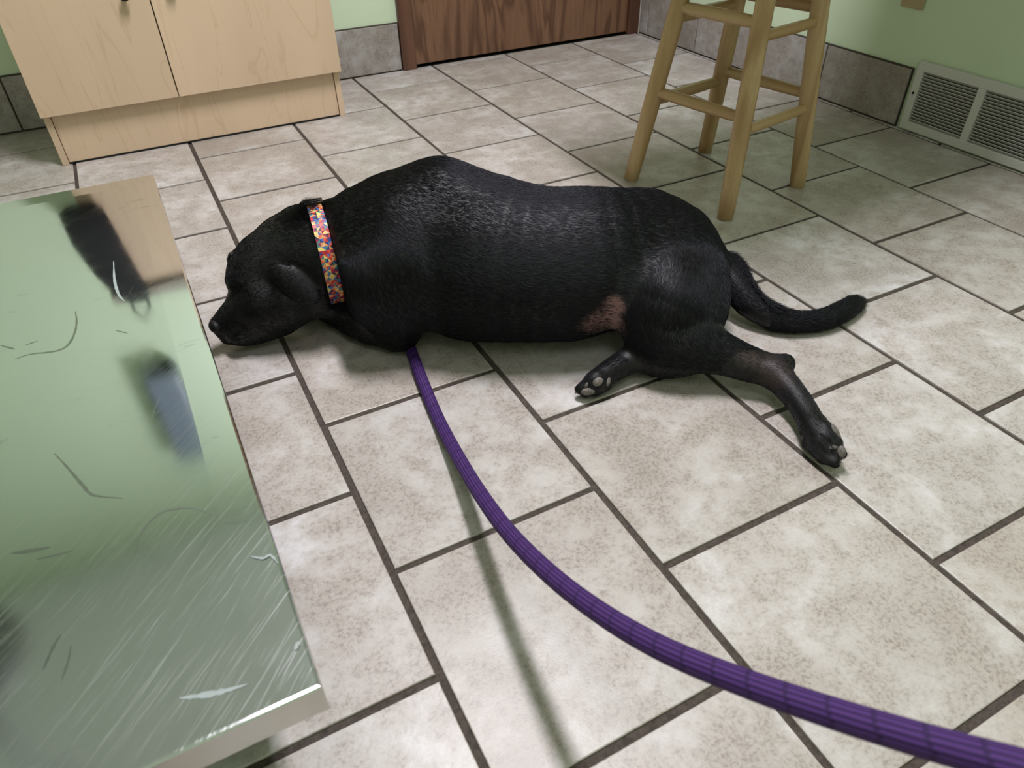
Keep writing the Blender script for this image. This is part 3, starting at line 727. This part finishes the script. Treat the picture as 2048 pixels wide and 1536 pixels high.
def flow_exact(P):
    acc = np.zeros_like(P); 
    cones = []
    for p in DOG:
        if p[0] == 'c': cones.append(p)
        elif p[0] == 's': cones += [('c', *u, *v, 0, p[2]) for u, v in zip(p[3][:-1], p[3][1:])]
    for p in cones:
        a, b = np.array(p[1:4]), np.array(p[5:8]); d = (b - a) * p[-1]; d = d / np.linalg.norm(d)
        w = np.exp(-np.clip(prim_dist(p, P.astype(np.float32)), -0.02, 1) / 0.012)
        acc += w[:, None] * d
    return acc / np.maximum(np.linalg.norm(acc, axis=1, keepdims=True), 1e-9)

def mat_coat():
    k = N('black_dog_coat', 0.42, 0.0, 0.35)
    at = k.n('ShaderNodeAttribute', attribute_name='skin')
    fl = k.n('ShaderNodeAttribute', attribute_name='hairdir')
    co = k.coord('Object')
    n1 = k.noise(co, 700, 3, 0.7)
    n2 = k.noise(co, 14, 3)
    base = k.ramp(n2, [(0.3, (0.0035, 0.0032, 0.0034)), (0.7, (0.0060, 0.0055, 0.0060))])
    sk = k.ramp(k.math('ADD', at.outputs['Fac'], k.math('MULTIPLY_ADD', k.noise(co, 240, 4, 0.7), 0.5, -0.25)), [(0.15, (0, 0, 0)), (0.75, (1, 1, 1))])
    c = k.mix(sk, base, lin(132, 99, 98))
    rust = k.n('ShaderNodeAttribute', attribute_name='rust')
    c = k.mix(k.math('MULTIPLY', rust.outputs['Fac'], 0.5), c, lin(66, 50, 44))
    k.bump(n1, 0.35, 0.0012)
    k.b.inputs['Sheen Weight'].default_value = 0.03
    k.b.inputs['Sheen Roughness'].default_value = 0.4
    k.b.inputs['Sheen Tint'].default_value = (0.75, 0.78, 1.0, 1)
    return k.color(c)
def mat_hair():
    k = N('black_dog_hair', 0.36, 0.0, 0.28)
    k.b.inputs['Specular Tint'].default_value = (0.80, 0.84, 1.0, 1)
    return k.color((0.0032, 0.0029, 0.0033, 1))

COLLAR_C = (0.4512, -1.0359, 0.1550)
COLLAR_N = (0.9896, -0.1422, 0.0196)
COLLAR_RMAX = 0.104
RING_N = 96
def sample(Fd, lo, P):
    q = (np.asarray(P) - lo) / VOX
    i = np.clip(np.floor(q).astype(int), 0, np.array(Fd.shape) - 2); f = q - i
    r = 0
    for a in (0, 1):
        for b in (0, 1):
            for g in (0, 1):
                w = (f[..., 0] if a else 1 - f[..., 0]) * (f[..., 1] if b else 1 - f[..., 1]) * (f[..., 2] if g else 1 - f[..., 2])
                r = r + w * Fd[i[..., 0] + a, i[..., 1] + b, i[..., 2] + g]
    return r
def ring_frame():
    c = np.array(COLLAR_C); nrm = np.array(COLLAR_N); nrm = nrm / np.linalg.norm(nrm)
    upv = np.array([0, 0, 1.0]); upv = upv - nrm * (upv @ nrm); upv /= np.linalg.norm(upv)
    return c, nrm, upv, np.cross(nrm, upv)
RING_R = None
def squeeze_neck(Fd, lo):
    """the collar lies in a shallow furrow of the neck"""
    global RING_R
    c, nrm, upv, sd = ring_frame()
    ts = np.linspace(0.03, 0.17, 120); R = np.zeros(RING_N)
    for i in range(RING_N):
        a = 2 * math.pi * i / RING_N; d = sd * math.cos(a) + upv * math.sin(a)
        f = sample(Fd, lo, c + ts[:, None] * d)
        R[i] = min(ts[np.argmax(f > 0)] if (f > 0).any() else 0.17, COLLAR_RMAX)
        if d[2] < 0: R[i] = min(R[i], (c[2] - 0.012) / -d[2])
    for _ in range(6):
        R = (np.roll(R, 1) + 2 * R + np.roll(R, -1)) / 4
    RING_R = R
    i0 = np.maximum(((c - 0.19 - lo) / VOX).astype(int), 0); i1 = np.minimum(((c + 0.19 - lo) / VOX).astype(int), np.array(Fd.shape))
    sl = tuple(slice(i0[i], i1[i]) for i in range(3))
    P = np.stack(np.meshgrid(*[lo[i] + VOX * np.arange(i0[i], i1[i]) for i in range(3)], indexing='ij'), -1) - c
    s_ = P @ nrm; u_ = P @ sd; v_ = P @ upv
    rho = np.hypot(u_, v_); an = np.mod(np.arctan2(v_, u_), 2 * math.pi) / (2 * math.pi) * RING_N
    k0 = np.floor(an).astype(int) % RING_N; fr = an - np.floor(an)
    Rg = R[k0] * (1 - fr) + R[(k0 + 1) % RING_N] * fr
    carve = np.maximum(Rg - 0.001 - rho, np.abs(s_) - 0.0148).astype(np.float32)
    z_ = P[..., 2] + c[2]
    carve = np.maximum(carve, (0.076 - z_).astype(np.float32))     # leaves the throat and the forearm alone
    Fd[sl] = -smin(-Fd[sl], carve, 0.012)
def make_dog():
    lo = np.array([0.14, -1.90, -0.012]); hi = np.array([1.46, -0.58, 0.37])
    Fd = dog_field(lo, hi, VOX)
    squeeze_neck(Fd, lo)
    Vt, Q = surface_nets(Fd, lo, VOX)
    Vt = laplace(Vt, Q, 4)
    base = np.array([0.72, -1.2, 0.0])
    dog = tag(empty('dog', tuple(base)), 'large short-haired black dog lying on the tiles with its chin on the floor', 'dog')
    Nn = vnormals(Vt, Q)
    me = bpy.data.meshes.new('body')
    me.vertices.add(len(Vt)); me.vertices.foreach_set('co', (Vt - base).astype(np.float32).ravel())
    me.loops.add(Q.size); me.loops.foreach_set('vertex_index', Q.astype(np.int32).ravel())
    me.polygons.add(len(Q)); me.polygons.foreach_set('loop_start', np.arange(0, Q.size, 4, dtype=np.int32)); me.polygons.foreach_set('loop_total', np.full(len(Q), 4, np.int32))
    me.polygons.foreach_set('use_smooth', np.ones(len(Q), bool))
    me.update(); me.validate()
    # bare skin in the groin, brownish wear on the hock
    sk = np.zeros(len(Vt))
    near = lambda c: Vt[np.argmin(np.linalg.norm(Vt - np.array(c), axis=1))]
    for c, r in SKIN:
        sk = np.maximum(sk, 1.0 - np.linalg.norm((Vt - near(c)) / np.array(r), axis=1))
    sk = np.clip(sk * 1.8, 0, 1)
    at = me.attributes.new('skin', 'FLOAT', 'POINT'); at.data.foreach_set('value', sk.astype(np.float32))
    ru = np.zeros(len(Vt))
    for c, r in RUST:
        ru = np.maximum(ru, np.clip(1.6 * (1.0 - np.linalg.norm(Vt - near(c), axis=1) / r), 0, 1))
    at = me.attributes.new('rust', 'FLOAT', 'POINT'); at.data.foreach_set('value', ru.astype(np.float32))
    me.materials.append(mat_coat())
    body = link(bpy.data.objects.new('body', me), dog)
    # coat: short hairs lying along the limbs
    tri = np.concatenate([Q[:, [0, 1, 2]], Q[:, [0, 2, 3]]])
    A = np.linalg.norm(np.cross(Vt[tri[:, 1]] - Vt[tri[:, 0]], Vt[tri[:, 2]] - Vt[tri[:, 0]]), axis=1)
    zc = Vt[tri].mean(1)
    A = A * (zc[:, 2] > 0.006)
    NH = 400000
    pick = rng.choice(len(tri), NH, p=A / A.sum())
    u = rng.random((NH, 2)); fl_ = u.sum(1) > 1; u[fl_] = 1 - u[fl_]
    w3 = np.stack([1 - u.sum(1), u[:, 0], u[:, 1]], 1)
    P = (Vt[tri[pick]] * w3[..., None]).sum(1); Nh = (Nn[tri[pick]] * w3[..., None]).sum(1)
    Nh /= np.linalg.norm(Nh, axis=1, keepdims=True)
    skp = (sk[tri[pick]] * w3).sum(1)
    keep = rng.random(NH) > skp * 0.72
    P, Nh = P[keep], Nh[keep]; NH = len(P)
    D = flow(P); D = D + 0.15 * rng.normal(size=D.shape)
    D -= Nh * (D * Nh).sum(1, keepdims=True); D /= np.maximum(np.linalg.norm(D, axis=1, keepdims=True), 1e-9)
    ln = 0.0095 * (0.6 + 0.8 * rng.random(NH))
    ln = np.where(P[:, 0] < 0.42, ln * 0.62, ln)                       # face and ears: shorter
    ln = np.where((P[:, 0] > 1.17) & (P[:, 1] < -1.36), ln * 1.9, ln)   # tail: longer
    ln = np.where((P[:, 1] < -1.60) | (P[:, 2] < 0.05) & (P[:, 1] < -1.45), ln * 0.55, ln)
    li = 0.10 + 0.14 * rng.random(NH)
    tuft = np.exp(-(np.linalg.norm(P - np.array(NAPE), axis=1) / 0.03) ** 2)   # raised hair on the nape
    ln = ln * (1 + 1.6 * tuft); li = li + 0.8 * tuft
    li = np.where((P[:, 0] > 1.17) & (P[:, 1] < -1.36), li + 0.40 * rng.random(NH), li)
    root = P - Nh * 0.0006
    mid = root + (D * 0.5 + Nh * (li * 0.62)[:, None]) * ln[:, None]
    tip = root + (D + Nh * (li * 0.80)[:, None]) * ln[:, None]
    pts = np.stack([root, mid, tip], 1)
    pts[..., 2] = np.maximum(pts[..., 2], 0.0006)
    cv = bpy.data.hair_curves.new('fur')
    cv.add_curves([3] * NH)
    cv.attributes['position'].data.foreach_set('vector', (pts - base).astype(np.float32).ravel())
    ra = cv.attributes.new('radius', 'FLOAT', 'POINT') if 'radius' not in cv.attributes else cv.attributes['radius']
    ra.data.foreach_set('value', np.tile(np.array([0.00024, 0.00020, 0.00005], np.float32), NH))
    cv.materials.append(mat_hair())
    fur = link(bpy.data.objects.new('fur', cv), dog); fur['kind'] = 'stuff'
    return dog, base, Fd, lo
SKIN = [((0.8330, -1.4326, 0.0924), (0.056, 0.056, 0.056)), ((0.8410, -1.4482, 0.1368), (0.028, 0.028, 0.028))]
NAPE = (0.4228, -1.0302, 0.2362)
RUST = [((1.0318, -1.6530, 0.0665), 0.045), ((1.0103, -1.6193, 0.0764), 0.03)]
DOGROOT, DBASE, DFIELD, DLO = make_dog()
def field_at(P):
    q = (np.asarray(P) - DLO) / VOX
    i = np.clip(np.floor(q).astype(int), 0, np.array(DFIELD.shape) - 2); f = q - i
    r = 0
    for a in (0, 1):
        for b in (0, 1):
            for g in (0, 1):
                w = (f[..., 0] if a else 1 - f[..., 0]) * (f[..., 1] if b else 1 - f[..., 1]) * (f[..., 2] if g else 1 - f[..., 2])
                r = r + w * DFIELD[i[..., 0] + a, i[..., 1] + b, i[..., 2] + g]
    return r
def blob(name, c, ax_a, ax_n, ra, rb, rn, mat, parent, seg=14):
    """small ellipsoid; a along ax_a, n along ax_n"""
    if name == 'paw_pad':          # sit the pad on the skin
        q = np.array(c, float); h = 0.002
        for _ in range(6):
            g = np.array([(field_at(q + h * e) - field_at(q - h * e)) / (2 * h) for e in np.eye(3)])
            q = q - g * (field_at(q) + rn * 0.35) / max(float(g @ g), 0.2)
        c = tuple(q); ax_n = tuple(g)
    a = Vector(ax_a).normalized(); n = Vector(ax_n); n = (n - a * n.dot(a)).normalized(); b = n.cross(a)
    bm = bmesh.new(); bmesh.ops.create_uvsphere(bm, u_segments=seg, v_segments=seg // 2 + 2, radius=1.0)
    for v in bm.verts:
        q = v.co; v.co = Vector(c) - Vector(DBASE) + a * (q.x * ra) + b * (q.y * rb) + n * (q.z * rn)
    return bm_obj(name, bm, mat, parent, True)
def claw(p0, p1, r, parent):
    p0 = Vector(p0) - Vector(DBASE); p1 = Vector(p1) - Vector(DBASE)
    d = p1 - p0; mid = p0 + d * 0.55 + Vector((0, 0, 0.0025))
    return tube_obj('claw', [p0, p0.lerp(mid, 0.6), mid, mid.lerp(p1, 0.6), p1], [r, r, r * 0.8, r * 0.5, r * 0.12], M['claw'], parent, 10)
k = N('grey_paw_pad', 0.6); co = k.coord('Object')
k.bump(k.noise(co, 900, 3), 0.4, 0.0006)
M['pad'] = k.color(k.ramp(k.noise(co, 220, 3), [(0.35, lin(80, 75, 71)), (0.65, lin(120, 113, 108))]))
M['claw'] = plain('dark_claw_horn', lin(96, 92, 90), 0.3)
k = N('wet_black_nose', 0.55, 0.0, 0.3); k.bump(k.noise(k.coord('Object'), 420, 2), 0.5, 0.0006)
M['nose'] = k.color(lin(9, 9, 10))
blob('nose', (0.2208, -1.0447, 0.0580), (-0.9225, -0.1056, -0.3712), (0.0000, 0.0000, 1.0000), 0.012, 0.016, 0.013, M['nose'], DOGROOT)
blob('paw_pad', (1.0237, -1.8062, 0.0505), (0.1466, -0.7071, -0.6917), (0.8859, -0.4636, -0.0170), 0.0150, 0.0065, 0.0045, M['pad'], DOGROOT)
blob('paw_pad', (1.0091, -1.8337, 0.0389), (-0.2266, -0.5927, -0.7729), (0.8859, -0.4636, -0.0170), 0.0095, 0.0065, 0.0045, M['pad'], DOGROOT)
claw((0.9989, -1.8205, 0.0420), (1.0125, -1.8274, 0.0340), 0.0034, DOGROOT)
claw((1.0038, -1.8318, 0.0160), (1.0125, -1.8375, 0.0080), 0.0028, DOGROOT)
blob('paw_pad', (0.7585, -1.5103, 0.0225), (0.9197, -0.3819, 0.0909), (-0.3495, -0.6912, 0.6325), 0.0135, 0.0075, 0.0050, M['pad'], DOGROOT)
blob('paw_pad', (0.7741, -1.5144, 0.0405), (0.9197, -0.1243, 0.3724), (-0.3495, -0.6912, 0.6325), 0.0100, 0.0075, 0.0050, M['pad'], DOGROOT)
blob('paw_pad', (0.7951, -1.5161, 0.0335), (0.5239, 0.4155, 0.7436), (-0.3495, -0.6912, 0.6325), 0.0085, 0.0050, 0.0045, M['pad'], DOGROOT)
blob('paw_pad', (0.7577, -1.5041, 0.0329), (0.7071, 0.2483, 0.6621), (-0.3495, -0.6912, 0.6325), 0.0055, 0.0030, 0.0030, M['pad'], DOGROOT)
claw((0.7494, -1.4973, 0.0200), (0.7406, -1.4939, 0.0120), 0.0025, DOGROOT)

# ------------------------------------------------------------------ collar
def collar():
    c, nrm, upv, sd = ring_frame()
    root = tag(empty('dog_collar', tuple(c)), 'dog collar printed with small red, blue and yellow triangles around the dog\'s neck', 'collar')
    n = RING_N; rows = 5; wd_ = 0.0265
    Rm = np.repeat(RING_R[:, None], rows, 1) + 0.0042
    V = []; 
    def P(i, j, lift):
        a = 2 * math.pi * (i % n) / n; d = sd * math.cos(a) + upv * math.sin(a)
        return nrm * ((j / (rows - 1) - 0.5) * wd_) + d * (Rm[i % n, j] + lift)
    Fc = []; colr = []
    pal = [lin(196, 40, 44), lin(222, 88, 58), lin(236, 196, 130), lin(240, 214, 120), lin(34, 52, 120), lin(60, 108, 176), lin(40, 30, 62), lin(70, 130, 130), lin(150, 36, 70), lin(228, 150, 96)]
    rr = random.Random(3)
    for j in range(rows - 1):
        for i in range(n):
            q = [P(i, j, 0), P(i + 1, j, 0), P(i + 1, j + 1, 0), P(i, j + 1, 0)]
            b0 = len(V)
            V += q
            if (i + j) % 2: tr = ((0, 1, 2), (0, 2, 3))
            else: tr = ((0, 1, 3), (1, 2, 3))
            for t_ in tr:
                Fc.append(tuple(b0 + x for x in t_)); colr.append(rr.choice(pal))
    me = bpy.data.meshes.new('band'); me.from_pydata([tuple(v) for v in V], [], Fc); me.update()
    ca = me.color_attributes.new('print', 'FLOAT_COLOR', 'CORNER')
    vals = []
    for cl in colr: vals += list(cl) * 3
    ca.data.foreach_set('color', vals)
    k = N('printed_collar_webbing', 0.45)
    at = k.n('ShaderNodeAttribute', attribute_name='print')
    me.materials.append(k.color(at.outputs['Color']))
    o = link(bpy.data.objects.new('band', me), root)
    # dark webbing behind the print: inner face and edges
    V = []; Fc = []
    for i in range(n):
        V += [P(i, 0, -0.0002), P(i, 0, -0.0024), P(i, rows - 1, -0.0024), P(i, rows - 1, -0.0002)]
    for i in range(n):
        a = 4 * i; b = 4 * ((i + 1) % n)
        for q in range(3):
            Fc.append((a + q, b + q, b + q + 1, a + q + 1))
    mesh_obj('lining', V, Fc, M['black'], root)
    # slide buckle at the top of the neck
    i0 = n // 4 + 1
    ctr_ = (P(i0, 2, 0.0022)); tang = P(i0 + 1, 2, 0) - P(i0 - 1, 2, 0); tang /= np.linalg.norm(tang)
    out = np.cross(tang, nrm); out /= np.linalg.norm(out)
    if out @ ctr_ < 0: out = -out
    mt = Matrix((Vector(tang), Vector(nrm), Vector(out))).transposed().to_4x4(); mt.translation = Vector(ctr_)
    bm = bmesh.new()
    for s_ in (-1, 0, 1):
        box_bm(bm, (s_ * 0.008 - 0.002, -0.0165, -0.001), (s_ * 0.008 + 0.002, 0.0165, 0.0025), 0.0008)
    for s_ in (-1, 1):
        box_bm(bm, (-0.010, s_ * 0.0155 - 0.0018, -0.001), (0.010, s_ * 0.0155 + 0.0018, 0.0025), 0.0008)
    bm.transform(mt)
    bm_obj('slide_buckle', bm, M['black'], root)
collar()

# ------------------------------------------------------------------ leash
def leash():
    pts = [Vector(p) for p in LEASH]
    # Catmull-Rom through the control points
    path = []
    ex = [pts[0] * 2 - pts[1]] + pts + [pts[-1] * 2 - pts[-2]]
    for i in range(1, len(ex) - 2):
        p0, p1, p2, p3 = ex[i - 1:i + 3]
        for s in range(26):
            t = s / 26
            path.append(0.5 * ((2 * p1) + (p2 - p0) * t + (2 * p0 - 5 * p1 + 4 * p2 - p3) * t * t + (3 * p1 - p0 - 3 * p2 + p3) * t ** 3))
    path.append(pts[-1])
    seg = 64
    ribs = 16
    V, Fc = tube(path, [(0.0105, 0.0088)] * len(path), seg, True, lambda a: 1.0 + 0.07 * abs(math.cos(ribs * a / 2)) - 0.02)
    me = bpy.data.meshes.new('leash'); me.from_pydata([tuple(v) for v in V], [], Fc); me.update()
    me.polygons.foreach_set('use_smooth', [True] * len(me.polygons))
    uv = me.uv_layers.new(name='along')
    acc = [0.0]
    for a, b in zip(path[:-1], path[1:]): acc.append(acc[-1] + (b - a).length)
    for p in me.polygons:
        for li in p.loop_indices:
            vi = me.loops[li].vertex_index
            uv.data[li].uv = (acc[vi // seg], (vi % seg) / seg)
    k = N('purple_braided_nylon', 0.6, 0.0, 0.3)
    u = k.n('ShaderNodeUVMap', uv_map='along'); sp = k.n('ShaderNodeSeparateXYZ'); k.l(u.outputs[0], sp.inputs[0])
    ticks = k.math('FRACT', k.math('MULTIPLY_ADD', sp.outputs[0], 1 / 0.030, k.math('MULTIPLY', k.math('FLOOR', k.math('MULTIPLY', sp.outputs[1], 16.0)), 0.07)))
    tk = k.ramp(ticks, [(0.0, (1, 1, 1)), (0.10, (1, 1, 1)), (0.14, (0, 0, 0)), (1.0, (0, 0, 0))])
    tr = k.math('ABSOLUTE', k.math('MULTIPLY_ADD', k.math('FRACT', k.math('MULTIPLY', sp.outputs[1], 16.0)), 2.0, -1.0))
    rib = k.ramp(tr, [(0.0, lin(84, 52, 118)), (0.5, lin(66, 36, 98)), (0.9, lin(42, 20, 68))])
    fib = k.ramp(k.noise(k.mapping(u.outputs[0], (2600, 90, 1)), 1.0, 3, 0.7), [(0.3, (0.82, 0.82, 0.82)), (0.7, (1.1, 1.1, 1.1))])
    c = k.mix(1.0, rib, fib, 'MULTIPLY')
    c = k.mix(k.math('MULTIPLY', tk, 0.75), c, lin(40, 18, 66))
    k.bump(k.math('SUBTRACT', k.noise(k.mapping(u.outputs[0], (2600, 120, 1)), 1.0, 2), k.math('MULTIPLY', tk, 0.8)), 0.5, 0.0008)
    me.materials.append(k.color(c))
    o = link(bpy.data.objects.new('leash', me))
    tag(o, 'purple braided rope leash running from under the dog\'s chest across the tiles', 'leash')
    # loose fibres
    return o
LEASH = [
    (0.5600, -1.1550, 0.0120),
    (0.5405, -1.1979, 0.0140),
    (0.5366, -1.2335, 0.0120),
    (0.5174, -1.3508, 0.0120),
    (0.5037, -1.4510, 0.0140),
    (0.4878, -1.5654, 0.0400),
    (0.4693, -1.6881, 0.0850),
    (0.4554, -1.8024, 0.1350),
    (0.4491, -1.9076, 0.1880),
    (0.4497, -1.9969, 0.2380),
    (0.4564, -2.0702, 0.2830),
    (0.4719, -2.1363, 0.3250),
    (0.4887, -2.1913, 0.3620),
    (0.5036, -2.2366, 0.3950),
    (0.5177, -2.2760, 0.4250),
    (0.5375, -2.3312, 0.4670),
    (0.5545, -2.3785, 0.5030),
]
leash()

# ------------------------------------------------------------------ unseen things standing in for reflections in the steel top
def extras():
    d = tag(empty('wall_dispenser', (-0.03, 0.548, 1.56)), 'blue-grey dispenser on the back wall, mirrored in the steel table', 'dispenser')
    bm = bmesh.new(); box_bm(bm, (-0.075, -0.11, 0.0), (0.065, -0.0005, 0.50), 0.02, 3)
    bm_obj('housing', bm, M['dispenser'], d)
    box('outlet_slot', (-0.05, -0.09, -0.008), (0.04, -0.03, 0.004), M['gap'], d)
    b = tag(empty('added_bag', (-0.03, 0.09, 0.66)), 'black cloth bag at the cabinet corner, added unseen for a dark reflection in the steel table', 'bag')  # dark shape added out of view for its reflection in the top
    bm = bmesh.new()
    prof = [(0.0, 0.035, 0.010), (0.02, 0.060, 0.022), (0.12, 0.066, 0.026), (0.24, 0.060, 0.024), (0.33, 0.048, 0.016), (0.36, 0.03, 0.010)]
    rings = []
    for z, rx, ry in prof:
        rings.append([bm.verts.new((rx * math.copysign(abs(math.cos(a)) ** 0.6, math.cos(a)) + 0.06 * (z / 0.36) ** 2, ry * math.sin(a), z)) for a in [2 * math.pi * j / 24 for j in range(24)]])
    for r0, r1 in zip(rings[:-1], rings[1:]):
        for j in range(24):
            bm.faces.new((r0[j], r0[(j + 1) % 24], r1[(j + 1) % 24], r1[j]))
    bm.faces.new(rings[0][::-1]); bm.faces.new(rings[-1])
    bm_obj('pouch', bm, M['bag'], b, True)
    tube_obj('handle', [(0.035, 0, 0.35), (0.03, 0.0, 0.39), (0.05, 0.0, 0.43), (0.08, 0.0, 0.39), (0.085, 0.0, 0.35)], 0.005, M['bag'], b, 10)
    l = tag(empty('added_dark_dome', (-0.66, -0.78, 1.42)), 'dark dome on a ceiling arm, added unseen for a dark reflection in the steel table', 'lamp')  # added only to darken a corner of the tabletop reflection
    V = []; Fc = []; n = 36
    prof = [(0.001, 0.14), (0.06, 0.13), (0.13, 0.09), (0.18, 0.03), (0.19, 0.0), (0.17, 0.005), (0.001, 0.02)]
    for r, z in prof:
        for j in range(n): V.append((r * math.cos(2 * math.pi * j / n), r * math.sin(2 * math.pi * j / n), z))
    for i in range(len(prof) - 1):
        for j in range(n): Fc.append((i * n + j, i * n + (j + 1) % n, (i + 1) * n + (j + 1) % n, (i + 1) * n + j))
    mesh_obj('dome', V, Fc, M['steel_dark'], l, True)
    tube_obj('arm', [(0, 0, 0.12), (0, 0, 0.4), (0, 0, CEIL - 1.42)], 0.018, M['steel_dark'], l, 14)
    for i, (lx, ly, sx, sy, pw) in enumerate(LAMPS):
        f = tag(empty('ceiling_light', (lx, ly, CEIL)), ['long white ceiling light above the dog', 'added fill light in a long white housing near the front wall'][i], 'ceiling light')
        bm = bmesh.new()
        w = 0.02
        for a, b_ in (((-sx / 2 - w, -sy / 2 - w, -0.04), (-sx / 2, sy / 2 + w, 0)), ((sx / 2, -sy / 2 - w, -0.04), (sx / 2 + w, sy / 2 + w, 0)), ((-sx / 2, -sy / 2 - w, -0.04), (sx / 2, -sy / 2, 0)), ((-sx / 2, sy / 2, -0.04), (sx / 2, sy / 2 + w, 0))):
            box_bm(bm, a, b_, 0.002)
        bm_obj('housing', bm, M['lampwhite'], f)
        box('diffuser', (-sx / 2, -sy / 2, -0.036), (sx / 2, sy / 2, -0.030), M['diffuser'], f)
extras()
